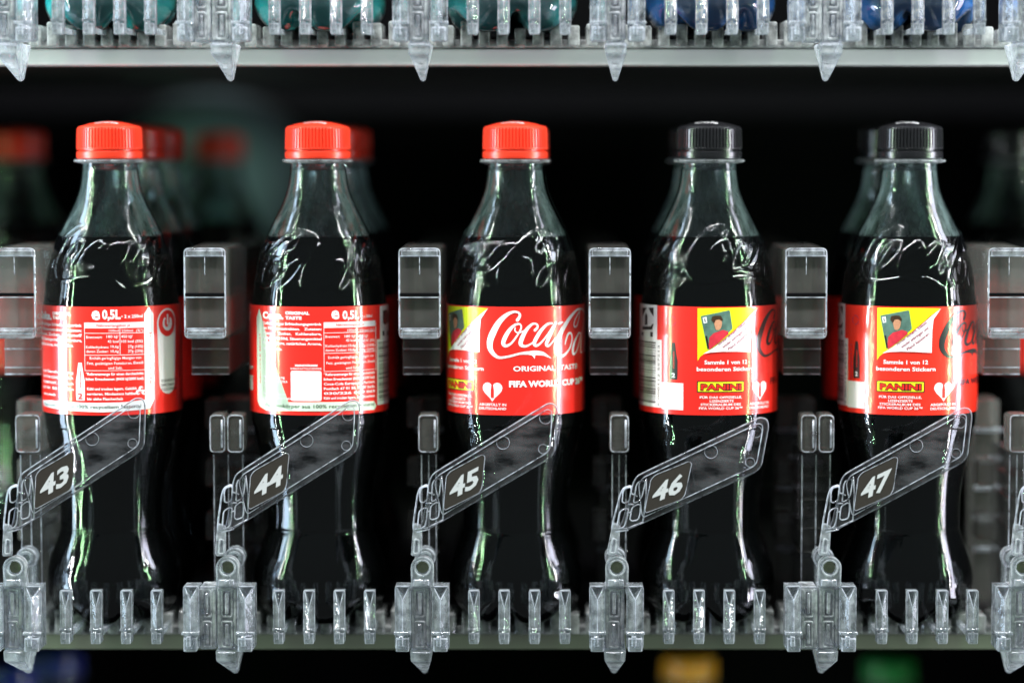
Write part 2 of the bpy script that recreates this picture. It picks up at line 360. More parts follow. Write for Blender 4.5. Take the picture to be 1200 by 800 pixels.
LR = 32.62 * MM            # radius of the wrapper label
class Print:
    """flat print wrapped on the label; crop coordinates (X,Y) of an enlarged view are turned into arc length and height"""
    def __init__(s, ox, cx, yb, sc_=4.705):
        s.ox, s.cx, s.yb, s.k = ox, cx, yb, sc_; s.g = {}; s.sub = {}; s.layer = 1
    def th(s, X): return math.asin(max(-0.9999, min(0.9999, (s.ox + X / s.k - s.cx) / 81.3)))
    def U(s, X):
        q = (s.ox + X / s.k - s.cx) / 81.3
        if abs(q) <= 0.98: return 32.5 * math.asin(q)
        e = 32.5 * math.asin(0.98) + (abs(q) - 0.98) * 90
        return math.copysign(e, q)
    def Vv(s, Y, X=None):
        c = 1 - math.cos(s.th(X)) if X is not None else 0
        return (s.yb - Y - 26 * c) / (s.k * 2.5)
    def put(s, name, m, v2, faces, layer):
        key = (name, m); g = s.g.setdefault(key, ([], []))
        b = len(g[0])
        for a, z in v2: g[0].append((a, z, layer))
        g[1].extend([tuple(i + b for i in f) for f in faces])
    def text(s, name, m, t, X0, X1, Yb, cap, bold=0.0, layer=3):
        v, f = text_geo(t, bold)
        if not len(v): return
        s0, s1 = s.U(X0), s.U(X1); z = s.Vv(Yb, (X0 + X1) / 2); h = cap / (s.k * 2.5)
        lo, hi = v[:, 0].min(), v[:, 0].max()
        s.put(name, m, [(s0 + (x - lo) / (hi - lo) * (s1 - s0), z + y / CAPH * h) for x, y in v], f, layer)
    def text_mm(s, name, m, t, s0, s1, z, h, bold=0.0, layer=3):
        v, f = text_geo(t, bold); lo, hi = v[:, 0].min(), v[:, 0].max()
        s.put(name, m, [(s0 + (x - lo) / (hi - lo) * (s1 - s0), z + y / CAPH * h) for x, y in v], f, layer)
    def text_dir(s, name, m, t, X, Y, dx, dy, cap, bold=0.0, layer=3):
        """text starting at (X,Y) running along (dx,dy), all in crop pixels, laid flat in arc length"""
        v, f = text_geo(t, bold); lo, hi = v[:, 0].min(), v[:, 0].max(); k = s.k * 2.5
        o = (s.U(X), s.Vv(Y, X)); e = (s.U(X + dx), s.Vv(Y + dy, X + dx)); L = math.hypot(e[0] - o[0], e[1] - o[1])
        ux, uz = (e[0] - o[0]) / L, (e[1] - o[1]) / L; h = cap / k
        s.put(name, m, [(o[0] + (x - lo) / (hi - lo) * L * ux - y / CAPH * h * uz, o[1] + (x - lo) / (hi - lo) * L * uz + y / CAPH * h * ux) for x, y in v], f, layer)
    def poly_mm(s, name, m, pts, layer=1):
        bm = bmesh.new(); f = bm.faces.new([bm.verts.new((a, 0, z)) for a, z in pts])
        bmesh.ops.triangulate(bm, faces=[f])
        lo = min(p[0] for p in pts); hi = max(p[0] for p in pts)
        x = lo + 1.5
        while x < hi:
            bmesh.ops.bisect_plane(bm, geom=bm.verts[:] + bm.edges[:] + bm.faces[:], plane_co=(x, 0, 0), plane_no=(1, 0, 0)); x += 1.5
        bm.verts.index_update()
        s.put(name, m, [(v.co.x, v.co.z) for v in bm.verts], [tuple(v.index for v in f.verts) for f in bm.faces], layer)
        bm.free()
    def poly(s, name, m, pts, layer=1): s.poly_mm(name, m, [(s.U(x), s.Vv(y, x)) for x, y in pts], layer)
    def rect(s, name, m, x0, y0, x1, y1, layer=1, r=0):
        a, b = s.U(x0), s.U(x1); xm = (x0 + x1) / 2; zt, zb = s.Vv(y0, xm), s.Vv(y1, xm)
        pts = [(a, zb), (b, zb), (b, zt), (a, zt)]
        if r: pts = round_poly(pts, r)
        s.poly_mm(name, m, pts, layer)
    def brand(s, m, off=0.0):
        s.put('brand_script', m, [(a + off, z) for a, z in BRAND[0]], BRAND[1], 3)
    def build(s, label_ob):
        for (name, m), (v, f) in s.g.items():
            vs = []
            for a, z, l in v:
                r = LR + l * 0.045 * MM; t = a / 32.62
                vs.append((r * math.sin(t), -r * math.cos(t), z * MM))
            me = mesh_from(name, vs, f, M[m])
            link(name, me, None, label_ob)

def bottle_icon(n=1.0):
    """half widths of a small contour bottle silhouette, height 1"""
    return [(0.05, 1.0), (0.055, 0.88), (0.05, 0.8), (0.10, 0.66), (0.13, 0.52), (0.12, 0.36), (0.105, 0.3), (0.13, 0.16), (0.12, 0.0)]
def icon_poly(cx, z0, h, wf=1.0):
    b = bottle_icon(); r = [(cx + a * h * wf, z0 + z * h) for a, z in b[::-1]]; l = [(cx - a * h * wf, z0 + z * h) for a, z in b]
    return r + l
def heart_poly(cx, cz, w, h):
    pts = []
    for k in range(28):
        t = 2 * math.pi * k / 28
        x = 16 * math.sin(t) ** 3 / 16; y = (13 * math.cos(t) - 5 * math.cos(2 * t) - 2 * math.cos(3 * t) - math.cos(4 * t)) / 15
        pts.append((cx + x * w / 2, cz + y * h / 2))
    return pts[::-1]
def ring_poly(cx, cz, r0, r1, a0, a1, n=14):
    o = [(cx + r1 * math.cos(R_(a0 + (a1 - a0) * k / n)), cz + r1 * math.sin(R_(a0 + (a1 - a0) * k / n))) for k in range(n + 1)]
    i = [(cx + r0 * math.cos(R_(a0 + (a1 - a0) * k / n)), cz + r0 * math.sin(R_(a0 + (a1 - a0) * k / n))) for k in range(n + 1)]
    return o + i[::-1]

# design shared by the three bottles that show their front; s in mm measured from the middle of the third bottle's view
def front_design(p, off, zero):
    """p: Print whose crop frame is only used for its put(); everything below in mm (s, z), shifted by off"""
    q = Print(965, 1062.5, 729)               # frame the sticker side was measured in (fifth bottle)
    q.g = {}
    D0 = 28.0
    # sticker panel
    q.poly('sticker_panel', 'lime', [(293,150),(345,150),(400,150),(460,150),(520,150),(628,151),(575,192),(490,268),(400,345),(330,392),(305,412),(294,432)], 1)
    q.poly('portrait_card', 'pitch', round_poly([(308,192),(462,162),(478,262),(400,335),(344,374)], 8), 2)
    q.poly('portrait_shirt', 'jersey', [(350,345),(352,308),(376,284),(400,276),(424,268),(452,276),(456,290),(400,338),(352,374)], 3)
    q.poly('portrait_face', 'skin', round_poly([(386,268),(376,228),(380,206),(400,198),(416,206),(420,232),(414,258),(402,270)], 6), 4)
    q.poly('portrait_hair', 'hair', round_poly([(378,232),(362,214),(368,194),(390,190),(412,192),(424,210),(420,222),(404,210),(384,214)], 5), 5)
    q.poly('portrait_edge', 'blackink', [(332,300),(341,298),(352,362),(344,370)], 3)
    q.poly('portrait_badge', 'white', round_poly([(318,200),(338,196),(342,228),(324,232)], 3), 3)
    q.poly('portrait_badge_mark', 'blackink', [(326,206),(331,205),(334,224),(329,225)], 4)
    q.poly('peeled_corner', 'white', [(322,396),(380,360),(450,306),(530,238),(590,184),(632,150),(608,172),(592,210),(586,270),(584,390),(500,386),(420,385),(360,388)], 6)
    for i, (t, X, Y, dx, dy) in enumerate([('Sticker sichern, Etikett', 402, 352, 158, -122), ('wieder anbringen und', 426, 368, 142, -108), ('Pfand kassieren.', 458, 380, 118, -92)]):
        q.text_dir('crimson_lettering', 'magenta', t, X, Y, dx, dy, 16, 0.012, 7)
    # wording under the panel
    q.text('white_lettering', 'white', 'Sammle 1 von 12', 328, 566, 453, 22, 0.022)
    q.text('white_lettering', 'white', 'besonderen Stickern', 290, 606, 490, 22, 0.022)
    q.rect('album_box_border', 'blackink', 291, 544, 549, 606, 1, 0.5)
    q.rect('album_box', 'yellow', 296, 549, 544, 601, 2, 0.4)
    q.text('album_name_outline', 'blackink', 'PANINI', 308, 534, 593, 35, 0.075, 3)
    q.text('album_name', 'redink', 'PANINI', 312, 530, 590, 29, 0.03, 4)
    for t, a, b, Y in [('FÜR DAS OFFIZIELLE,', 306, 534, 638), ('LIZENZIERTE', 356, 486, 658), ('STICKERALBUM DES', 310, 528, 677), ('FIFA WORLD CUP 26™', 302, 538, 697)]:
        q.text('white_lettering', 'white', t, a, b, Y, 13, 0.022)
    # left block: deposit mark, bar code, little bottle, blank box  (fourth bottle's frame)
    f4 = Print(735, 829.6, 734); dd = 37.3 - D0
    def mv(fn):                                 # run in the fourth bottle's frame, then shift into q
        f4.g = {}; fn(f4)
        for (n, m), (v, f) in f4.g.items():
            q.put(n, m, [(a - dd, z) for a, z, l in v], f, v[0][2])
    def left(f):
        f.rect('deposit_panel', 'white', 68, 135, 165, 322, 1)
        f.poly('deposit_mark', 'blackink', [(82,152),(108,152),(84,200)], 2)
        f.poly('deposit_mark', 'blackink', [(118,152),(146,152),(146,200),(126,172)], 2)
        f.poly('deposit_mark', 'blackink', [(98,195),(104,180),(112,195),(112,246),(98,246)], 2)
        f.poly('deposit_mark', 'blackink', round_poly([(84,254),(130,254),(140,240),(146,240),(138,272),(84,272)], 2), 2)
        f.rect('deposit_mark', 'blackink', 80, 285, 90, 303, 2); f.rect('deposit_mark', 'blackink', 128, 285, 142, 311, 2)
        f.rect('barcode_panel', 'white', 40, 322, 190, 690, 1)
        y = 335; rr = random.Random(9)
        while y < 665:
            h = rr.choice([2.5, 3, 5, 8]); f.rect('barcode_bar', 'blackink', 56, y, 158, y + h, 2); y += h + rr.choice([3, 4, 6, 8])
        f.text_dir('barcode_number', 'blackink', '5 000112 557213', 180, 688, 0, -330, 15, 0.0, 3)
        f.text_dir('dark_lettering', 'magenta', 'Einwegpfand 0,25 €', 222, 545, 0, -190, 13, 0.01, 3)
        f.poly_mm('small_bottle_mark', 'blackink', icon_poly(f.U(254), f.Vv(542, 254), 17.0, 1.0), 2)
        f.text('small_bottle_number', 'white', '2', 246, 264, 530, 24, 0.03, 3)
        f.text_dir('small_bottle_word', 'redink', 'PORTIONEN', 260, 480, 0, -90, 8, 0.02, 3)
        f.rect('blank_box', 'white', 192, 560, 308, 705, 1)
        for k in range(3): f.poly_mm('recycling_mark', 'magenta', ring_poly(f.U(245), f.Vv(225, 245), 1.9, 2.3, 20 + 120 * k, 110 + 120 * k), 2)
    mv(left)
    # heart with bottle and two lines
    hx, hz = q.U(651), q.Vv(594, 651)
    q.poly_mm('heart_mark', 'white', heart_poly(hx, hz + 0.1, 9.6, 9.2), 1)
    q.poly_mm('heart_bottle', 'redink', icon_poly(hx, hz - 3.4, 7.2, 0.85), 2)
    q.text_mm('white_lettering', 'white', 'ABGEFÜLLT IN', hx - 6.6, hx + 6.6, hz - 6.9, 1.15, 0.022)
    q.text_mm('white_lettering', 'white', 'DEUTSCHLAND', hx - 6.6, hx + 6.6, hz - 8.7, 1.15, 0.022)
    for (n, m), (v, f) in q.g.items():
        p.put(n, m, [(a - D0 + off, z) for a, z, l in v], f, v[0][2])
    ink = 'blackink' if zero else 'white'
    p.brand(ink, off)
    if zero:
        p.text_mm('flavour_word', ink, 'ZERO', off + 17.0, off + 31.0, 20.8, 2.4, 0.03)
        p.text_mm('cup_lettering', ink, 'FIFA WORLD CUP 26™', off - 2.6, off + 46, 13.3, 2.8, 0.03)
    else:
        p.text_mm('flavour_word', ink, 'ORIGINAL  TASTE', off - 1.1, off + 34.5, 20.3, 2.35, 0.025)
        p.text_mm('cup_lettering', ink, 'FIFA WORLD CUP 26™', off - 3.0, off + 41, 13.1, 2.75, 0.05)

def paragraph(p, lines, X0, X1, Y0, dy, cap, m='white', last=1.0, bold=0.028, name='white_lettering'):
    for i, t in enumerate(lines):
        x1 = X1 if i < len(lines) - 1 else X0 + (X1 - X0) * last
        p.text(name, m, t, X0, x1, Y0 + i * dy, cap, bold)
def frame_rect(p, m, x0, y0, x1, y1, t=2.4, name='table_rule'):
    p.rect(name, m, x0, y0, x1, y0 + t, 2); p.rect(name, m, x0, y1 - t, x1, y1, 2)
    p.rect(name, m, x0, y0 + t, x0 + t, y1 - t, 2); p.rect(name, m, x1 - t, y0 + t, x1, y1 - t, 2)

def back_design_second(p):       # second bottle of the row
    p.poly('recycling_arrow', 'band', [(112,205),(126,155),(140,205),(140,640),(165,662),(300,664),(450,664),(600,664),(745,664),(757,690),(745,712),(600,712),(450,712),(300,712),(160,710),(126,690),(113,660)], 1)
    p.text_dir('arrow_lettering', 'redink', 'RECYCLE MICH', 133, 560, 0, -265, 12, 0.012)
    p.text('band_lettering', 'greenink', 'Flaschenkörper aus 100% recyceltem Material', 158, 745, 697, 20, 0.006)
    p.text('white_lettering', 'white', 'Coke.', 146, 258, 212, 36, 0.05)
    p.text('white_lettering', 'white', 'ORIGINAL', 268, 398, 192, 17, 0.04); p.text('white_lettering', 'white', 'TASTE', 268, 356, 218, 17, 0.04)
    paragraph(p, ['Coffeinhaltiges Erfrischungsgetränk', 'mit Pflanzenextrakten.   Zutaten:', 'Wasser,   Zucker,   Kohlensäure,', 'Farbstoff E150d, Säuerungsmittel', 'Phosphorsäure, natürliches Aroma,', 'Aroma Koffein.'], 146, 462, 249, 26.5, 15, last=0.33, bold=0.025)
    p.text('white_lettering', 'white', 'e', 514, 558, 215, 68, 0.03); p.text('white_lettering', 'white', '0,5L', 574, 664, 216, 46, 0.03)
    p.text('white_lettering', 'white', '• 2 x 250ml', 668, 735, 208, 14, 0.02)
    p.rect('table_header', 'white', 473, 232, 752, 262, 1); p.text('table_heading', 'redink', 'Nährwertangaben je:', 540, 690, 253, 14, 0.012)
    frame_rect(p, 'white', 473, 234, 756, 498)
    for y in (288, 398): p.rect('table_rule', 'white', 476, y, 753, y + 2.6, 2)
    p.rect('table_rule', 'white', 650, 264, 653, 396, 2)
    p.text('white_lettering', 'white', '100ml', 600, 645, 283, 14); p.text('white_lettering', 'white', '250ml (%*)', 665, 750, 283, 14)
    for t, a, b, Y in [('Brennwert:', 482, 560, 318), ('180 kJ/', 585, 645, 316), ('450 kJ/', 658, 710, 316), ('42 kcal', 592, 645, 338), ('105 kcal', 658, 712, 338), ('(5%)', 722, 748, 338), ('Kohlenhydrate:', 482, 600, 368), ('10,6g', 605, 645, 366), ('27g (10%)', 665, 748, 366), ('davon Zucker:', 482, 596, 391), ('10,6g', 605, 645, 389), ('27g (29%)', 665, 748, 389)]:
        p.text('white_lettering', 'white', t, a, b, Y, 14, 0.008)
    for t, a, b, Y in [('Enthält geringfügige Mengen von', 496, 742, 428), ('Fett, gesättigten Fettsäuren, Eiweiß', 486, 748, 458), ('und Salz.', 592, 664, 486)]:
        p.text('white_lettering', 'white', t, a, b, Y, 14, 0.008)
    paragraph(p, ['*Referenzmenge für einen durchschnitt-', 'lichen Erwachsenen (8400 kJ/2000 kcal).', 'Coca-Cola Europacific Partners,', 'Postfach 67 01 58, 10207 Berlin,', '030/226 069 069', 'Kühl und trocken lagern. Gekühlt servieren.'], 472, 750, 520, 25.5, 14)
    paragraph(p, ['SCANNEN FÜR DEINE', 'CHANCE AUF TOLLE GEWINNE'], 318, 440, 472, 0, 11)
    p.text('white_lettering', 'white', 'CHANCE AUF TOLLE GEWINNE', 294, 460, 489, 11, 0.01)
    p.rect('blank_panel', 'white', 295, 496, 460, 658, 1, 1.0)
    for t, b, Y in [('Mit Genehmigung', 262, 534), ('der THE COCA-COLA', 278, 557), ('COMPANY', 225, 580), ('Mindestens haltbar bis', 268, 625), ('siehe Flaschenhals', 296, 648)]:
        p.text('white_lettering', 'white', t, 147, b, Y, 13, 0.008)
    p.rect('deposit_panel', 'white', 779, 140, 850, 322, 1)
    p.poly('deposit_mark', 'blackink', [(796,235),(796,170),(820,165),(806,200),(830,180),(832,225),(806,250)], 2)
    p.rect('deposit_mark', 'blackink', 793, 282, 804, 308, 2); p.rect('deposit_mark', 'blackink', 818, 280, 832, 306, 2)
    p.rect('barcode_panel', 'white', 762, 322, 850, 682, 1)
    y = 340; rr = random.Random(5)
    while y < 665:
        h = rr.choice([2.5, 3, 5, 8]); p.rect('barcode_bar', 'blackink', 770, y, 836, y + h, 2); y += h + rr.choice([3, 4, 6, 9])
    p.text_dir('white_lettering', 'white', 'Cola', 66, 222, 14, -50, 20, 0.05)
    p.text('white_lettering', 'white', 'CUP', 64, 90, 485, 20, 0.04); p.rect('side_heart', 'white', 68, 520, 88, 600, 1, 0.8)

def back_design_first(p):        # leftmost bottle of the row
    p.poly('recycling_arrow', 'white', [(664,175),(688,140),(714,175),(714,640),(690,690),(560,700),(440,705),(330,700),(230,690),(160,680),(122,670),(118,642),(160,640),(230,645),(330,652),(440,655),(560,652),(664,640)], 1)
    p.text_dir('arrow_lettering', 'redink', 'RECYCLE MICH', 704, 552, 0, -275, 19, 0.0)
    p.text('band_lettering', 'greenink', 'Flaschenkörper aus 100% recyceltem Material 1', 126, 662, 684, 20, 0.006)
    p.text('white_lettering', 'white', 'Coke.', 108, 172, 196, 40, 0.06)
    p.text('white_lettering', 'white', 'ORIGINAL', 176, 275, 178, 17, 0.04); p.text('white_lettering', 'white', 'TASTE', 176, 240, 200, 17, 0.04)
    paragraph(p, ['Coffeinhaltiges Erfrischungsgetränk', 'mit Pflanzenextrakten. Zutaten:', 'Wasser, Zucker, Farbstoff', 'E150d, Säuerungsmittel Phosphorsäure,', 'natürliches Aroma, Aroma Koffein.'], 110, 332, 238, 27, 16, last=0.8, bold=0.025)
    paragraph(p, ['mit Genehmigung', 'der THE COCA-COLA', 'COMPANY, Postfach', '67 01 58 Berlin', 'www.coke.de'], 122, 285, 492, 30, 14, last=0.4, bold=0.02)
    p.text('white_lettering', 'white', 'e', 384, 430, 204, 72, 0.03); p.text('white_lettering', 'white', '0,5L', 440, 538, 202, 50, 0.04)
    p.text('white_lettering', 'white', '• 2 x 250ml', 542, 655, 197, 18, 0.02)
    p.rect('table_header', 'white', 345, 222, 662, 252, 1); p.text('table_heading', 'redink', 'Nährwertangaben je:', 410, 592, 244, 15, 0.012)
    frame_rect(p, 'white', 345, 224, 666, 482)
    for y in (278, 396): p.rect('table_rule', 'white', 348, y, 663, y + 2.6, 2)
    p.rect('table_rule', 'white', 532, 254, 535, 394, 2)
    p.text('white_lettering', 'white', '100ml', 475, 527, 272, 14); p.text('white_lettering', 'white', '250ml  (%*)', 542, 658, 272, 14)
    for t, a, b, Y in [('Brennwert:', 355, 440, 306), ('180 kJ/', 462, 526, 304), ('450 kJ/', 540, 600, 304), ('42 kcal', 468, 526, 330), ('105 kcal', 540, 606, 330), ('(5%)', 615, 655, 330), ('Kohlenhydrate:', 353, 474, 360), ('10,6g', 484, 526, 358), ('27g', 575, 604, 358), ('(10%)', 612, 656, 358), ('davon Zucker:', 356, 472, 383), ('10,6g', 484, 526, 383), ('27g', 575, 604, 383), ('(29%)', 612, 656, 383)]:
        p.text('white_lettering', 'white', t, a, b, Y, 15, 0.008)
    for t, a, b, Y in [('Enthält geringfügige Mengen von', 372, 645, 420), ('Fett, gesättigten Fettsäuren, Eiweiß', 358, 656, 448), ('und Salz.', 470, 545, 473)]:
        p.text('white_lettering', 'white', t, a, b, Y, 15, 0.008)
    paragraph(p, ['*Referenzmenge für einen durchschnitt-', 'lichen Erwachsenen (8400 kJ/2000 kcal).'], 350, 660, 506, 27, 15)
    paragraph(p, ['Kühl und trocken lagern. Gekühlt', 'servieren. Mindestens haltbar', 'bis: siehe Flaschenhals'], 356, 620, 586, 27, 15, last=0.72)
    p.poly_mm('small_bottle_mark', 'white', icon_poly(p.U(320), p.Vv(640, 320), 17.3, 1.0), 1)
    p.text('small_bottle_number', 'redink', '2', 306, 332, 632, 32, 0.03); p.text_dir('small_bottle_word', 'redink', 'PORTIONEN', 326, 570, 0, -90, 10, 0.02)
    for k, (a, b) in enumerate([(622, 600), (652, 600), (637, 580)]):
        p.poly_mm('recycling_mark', 'white', ring_poly(p.U(a + 5), p.Vv(b, a), 0.85, 1.15, 0, 330), 2)
    # pill with power mark
    pill = [(p.U(790) + 4.9 * math.cos(R_(t)), p.Vv(210) - 0 + 5.2 * math.sin(R_(t))) for t in range(0, 181, 12)]
    pill += [(p.U(790) + 4.9 * math.cos(R_(t)), p.Vv(585) + 5.2 * math.sin(R_(t))) for t in range(180, 361, 12)]
    zc = p.Vv(236)
    cxm = p.U(790)
    body = [(cxm + 6.9 * math.cos(R_(t)), p.Vv(236) + 6.9 * math.sin(R_(t))) for t in range(0, 181, 12)] + [(cxm + 5.8 * math.cos(R_(t)), p.Vv(560) + 5.2 * math.sin(R_(t))) for t in range(180, 361, 12)]
    p.poly_mm('recycle_pill', 'white', body, 1)
    p.poly_mm('pill_disc', 'redink', [(cxm + 6.1 * math.cos(R_(t)), zc + 6.1 * math.sin(R_(t))) for t in range(0, 360, 12)], 2)
    p.poly_mm('power_ring', 'white', ring_poly(cxm, zc, 2.5, 3.5, 125, 415), 3)
    p.poly_mm('power_bar', 'white', round_poly([(cxm - .5, zc - 0.8), (cxm + .5, zc - 0.8), (cxm + .5, zc + 4.2), (cxm - .5, zc + 4.2)], .4), 3)
    for i, t in enumerate(['SCANNEN FÜR', 'DEINE CHANCE AUF', 'TOLLE GEWINNE']):
        p.text('pill_lettering', 'blackink', t, 752, 838, 545 + i * 24, 15, 0.01)

# ---------------------------------------------------------------- bottles
def zz(py): return P(604, py, 0.0).z
PROFILE = [(191, 31.5), (196, 32), (199.5, 33), (202, 33.2), (210, 34), (222, 36.3), (231, 39.3), (240, 43), (248, 47), (256, 51), (264, 55), (272, 59), (280, 62.6), (290, 66.3), (300, 69), (312, 71.6), (326, 74.2), (340, 76.6), (350, 78.4), (355, 79.4), (358, 80), (486, 80), (490, 79.2), (494, 78.2), (500, 77.2), (515, 74.6), (530, 71.3), (545, 67.8), (560, 64.7), (575, 62.6), (588, 61.6), (602, 61.4), (612, 62), (618, 62.6), (626, 65.2), (638, 69.4), (652, 74.4), (664, 77.4), (674, 78.4), (684, 78)]
PR = [(zz(py), hw / 2.5 * MM) for py, hw in PROFILE]
ZLIQ = zz(276.5)
ZFOOT = PR[-1][0]
def prof_r(z):
    zs = np.array([a for a, _ in PR][::-1]); rs = np.array([b for _, b in PR][::-1])
    return np.interp(z, zs, rs)
# smooth the profile with a Catmull-Rom pass
_pc = catmull([(a * 1000, b * 1000) for a, b in PR], 3)
PRS = [(a / 1000, b / 1000) for a, b in _pc]

def bottle_surface(name, ztop, inset, m, nang=480, flip_cap=False, emboss=True, script_scale=1.25):
    zs = []
    base = [a for a, _ in PRS]
    # dense rows over the shoulder so the raised script has shape
    top_e, bot_e = zz(258), zz(350)
    for a in base:
        if a <= ztop and not (bot_e <= a <= top_e): zs.append(a)
    zs += list(np.linspace(min(top_e, ztop), bot_e, 104 if emboss else 14))
    if emboss:
        zs = [q for q in zs if not (zz(650) <= q <= zz(505))] + list(np.linspace(zz(505), zz(650), 130))
    if ztop not in zs: zs.append(ztop)
    zs = sorted(set(round(float(q), 7) for q in zs), reverse=True)
    zp = np.array([a for a, _ in PRS][::-1]); rp = np.array([b for _, b in PRS][::-1])
    Z = np.array(zs); Rr = np.interp(Z, zp, rp) - inset
    th = np.linspace(0, 2 * math.pi, nang, endpoint=False)
    T, ZZ = np.meshgrid(th, Z); RR = np.repeat(Rr[:, None], nang, 1).copy()
    if emboss:
        # script twice round the shoulder
        for ph in (0.0, math.pi):
            s = ((T - ph + math.pi) % (2 * math.pi) - math.pi) * 27.0
            k = script_scale
            x = s / k + 20.0; z = (ZZ - zz(348)) * 1000 / k + 21.5 + 0.06 * x - 1.2
            msk = (x > -15) & (x < 56) & (z > 12) & (z < 54)
            d = np.full(T.shape, 9.0); d[msk] = sdf(x[msk], z[msk])
            h = np.clip(0.5 - d / 0.8, 0, 1); h = 0.55 * h * h * (3 - 2 * h) + 0.75 * np.exp(-((d + 0.1) / 0.32) ** 2)
            fade = np.clip((top_e - ZZ) / 0.004, 0, 1) * np.clip((ZZ - bot_e) / 0.003, 0, 1)
            RR += h * fade * 0.36 * MM
    # gentle flutes and grooves under the label
    lo, hi = zz(672), zz(500)
    win = np.clip((ZZ - lo) / 0.012, 0, 1) * np.clip((hi - ZZ) / 0.012, 0, 1)
    fl = np.cos(10 * T + 0.4 * np.sin(ZZ * 90))
    RR += win * 0.22 * MM * np.sign(fl) * np.abs(fl) ** 0.6
    for g, dep in ((zz(616), .35), (zz(494), .25), (zz(684), .3)):
        RR -= dep * MM * np.exp(-((ZZ - g) / 0.0009) ** 2)
    ribw = np.clip((ZZ - zz(640)) / 0.006, 0, 1) * np.clip((zz(520) - ZZ) / 0.012, 0, 1) * (0.5 + 0.5 * np.sin(T * 1.0 + 0.7)) * (1.0 if emboss else 0.0)
    RR += ribw * 0.034 * MM * np.sin(ZZ / 0.00165 * 2 * math.pi)
    verts = np.stack([RR * np.sin(T), -RR * np.cos(T), ZZ], -1).reshape(-1, 3)
    n = len(Z)
    V = [tuple(v) for v in verts]
    F = []
    for i in range(n - 1):
        for j in range(nang):
            a = i * nang + j; b = i * nang + (j + 1) % nang
            F.append((a, a + nang, b + nang, b))
    # five-footed base
    foot = [(77.6, 690), (76, 697), (72, 706), (66, 714), (60, 719.5), (52, 722), (44, 721.5), (36, 717), (20, 708), (6, 704)]
    vall = [(77.2, 690), (75, 695), (70, 699), (63, 700), (55, 699.5), (46, 699), (38, 700), (28, 701.5), (16, 703), (6, 704)]
    last = (n - 1) * nang
    for k in range(len(foot)):
        fr, fp = foot[k]; vr, vp = vall[k]
        for j in range(nang):
            t = th[j]; c = abs(math.sin(2.5 * t)); c = c ** 0.7
            c = c * c * (3 - 2 * c)
            r = (vr + (fr - vr) * c) / 2.5 * MM - inset; z = zz(vp) + (zz(fp) - zz(vp)) * c + inset
            V.append((r * math.sin(t), -r * math.cos(t), z))
        b0 = len(V) - nang
        for j in range(nang):
            a = last + j; b = last + (j + 1) % nang; c1 = b0 + j; d1 = b0 + (j + 1) % nang
            F.append((a, c1, d1, b))
        last = b0
    V.append((0, 0, zz(704))); cen = len(V) - 1
    for j in range(nang): F.append((last + j, cen, last + (j + 1) % nang))
    if flip_cap:
        V.append((0, 0, Z[0])); cen = len(V) - 1
        for j in range(nang): F.append((cen, j, (j + 1) % nang))
    return mesh_from(name, V, F, m, True)
def lathe(name, prof, m, n=64, smooth=True, knurl=None):
    V = []; F = []
    for r, z in prof:
        for j in range(n):
            t = 2 * math.pi * j / n; rr = r
            if knurl and knurl[0] <= z <= knurl[1]: rr = r - (0.0006 if j % 4 == 0 else 0)
            V.append((rr * math.sin(t), -rr * math.cos(t), z))
    for i in range(len(prof) - 1):
        for j in range(n):
            a = i * n + j; b = i * n + (j + 1) % n
            F.append((a, b, b + n, a + n))
    F.append(tuple(range(n))[::-1]); F.append(tuple((len(prof) - 1) * n + j for j in range(n)))
    me = mesh_from(name, V, F, m, smooth)
    return me

shell_me = bottle_surface('bottle_shell', PRS[0][0], 0.0, M['shell'])
cola_me = bottle_surface('liquid', ZLIQ, 0.45 * MM, M['cola'], flip_cap=True)
shell_far = bottle_surface('bottle_shell_far', PRS[0][0], 0.0, M['shell'], nang=60, emboss=False)
cola_far = bottle_surface('liquid_far', ZLIQ, 0.45 * MM, M['cola'], nang=60, emboss=False, flip_cap=True)
for me in (cola_me, cola_far): pass

def sheen_surface():  # added inner layer that carries the painted neck reflections
    V = []; F = []; n = 72; Z = np.linspace(zz(200), ZLIQ + .0004, 26)
    for z in Z:
        rr = float(prof_r(z)) - .9 * MM
        for j in range(n): t = 2 * math.pi * j / n; V.append((rr * math.sin(t), -rr * math.cos(t), z))
    for i in range(len(Z) - 1):
        for j in range(n): F.append((i * n + j, (i + 1) * n + j, (i + 1) * n + (j + 1) % n, i * n + (j + 1) % n))
    return mesh_from('neck_sheen_layer', V, F, M['neck_sheen'], True)
sheen_me = sheen_surface()
zc0, zc1 = zz(187), zz(143.5)
def cap_mesh(name, m):
    ring_t = zc0 + 3.9 * MM
    r = 15.3 * MM
    prof = [(r - .7 * MM, zc0 + .3 * MM), (r - .1 * MM, zc0 + .6 * MM), (r + .05 * MM, zc0 + 1.6 * MM), (r - .05 * MM, ring_t - .4 * MM), (r - .5 * MM, ring_t), (r - 1.3 * MM, ring_t + .05 * MM), (r - 1.3 * MM, ring_t + .55 * MM), (r - .2 * MM, ring_t + .6 * MM),
            (r, ring_t + 1.2 * MM), (r - .05 * MM, ring_t + 1.6 * MM), (r - .3 * MM, zc1 - 3.3 * MM), (r - .6 * MM, zc1 - 2.5 * MM), (r - 1.3 * MM, zc1 - 1.9 * MM), (r - 2.6 * MM, zc1 - 1.6 * MM), (r - 6 * MM, zc1 - .6 * MM), (r - 10 * MM, zc1 + .15 * MM), (r - 13 * MM, zc1 + .45 * MM), (1 * MM, zc1 + .5 * MM)]
    V = lathe(name, prof, m, 240, False, (ring_t + 1.4 * MM, zc1 - 3.0 * MM))
    return V
cap_me = {k: cap_mesh('cap_' + k, M['cap' + k]) for k in ('red', 'black', 'yellow', 'green', 'blue', 'white')}
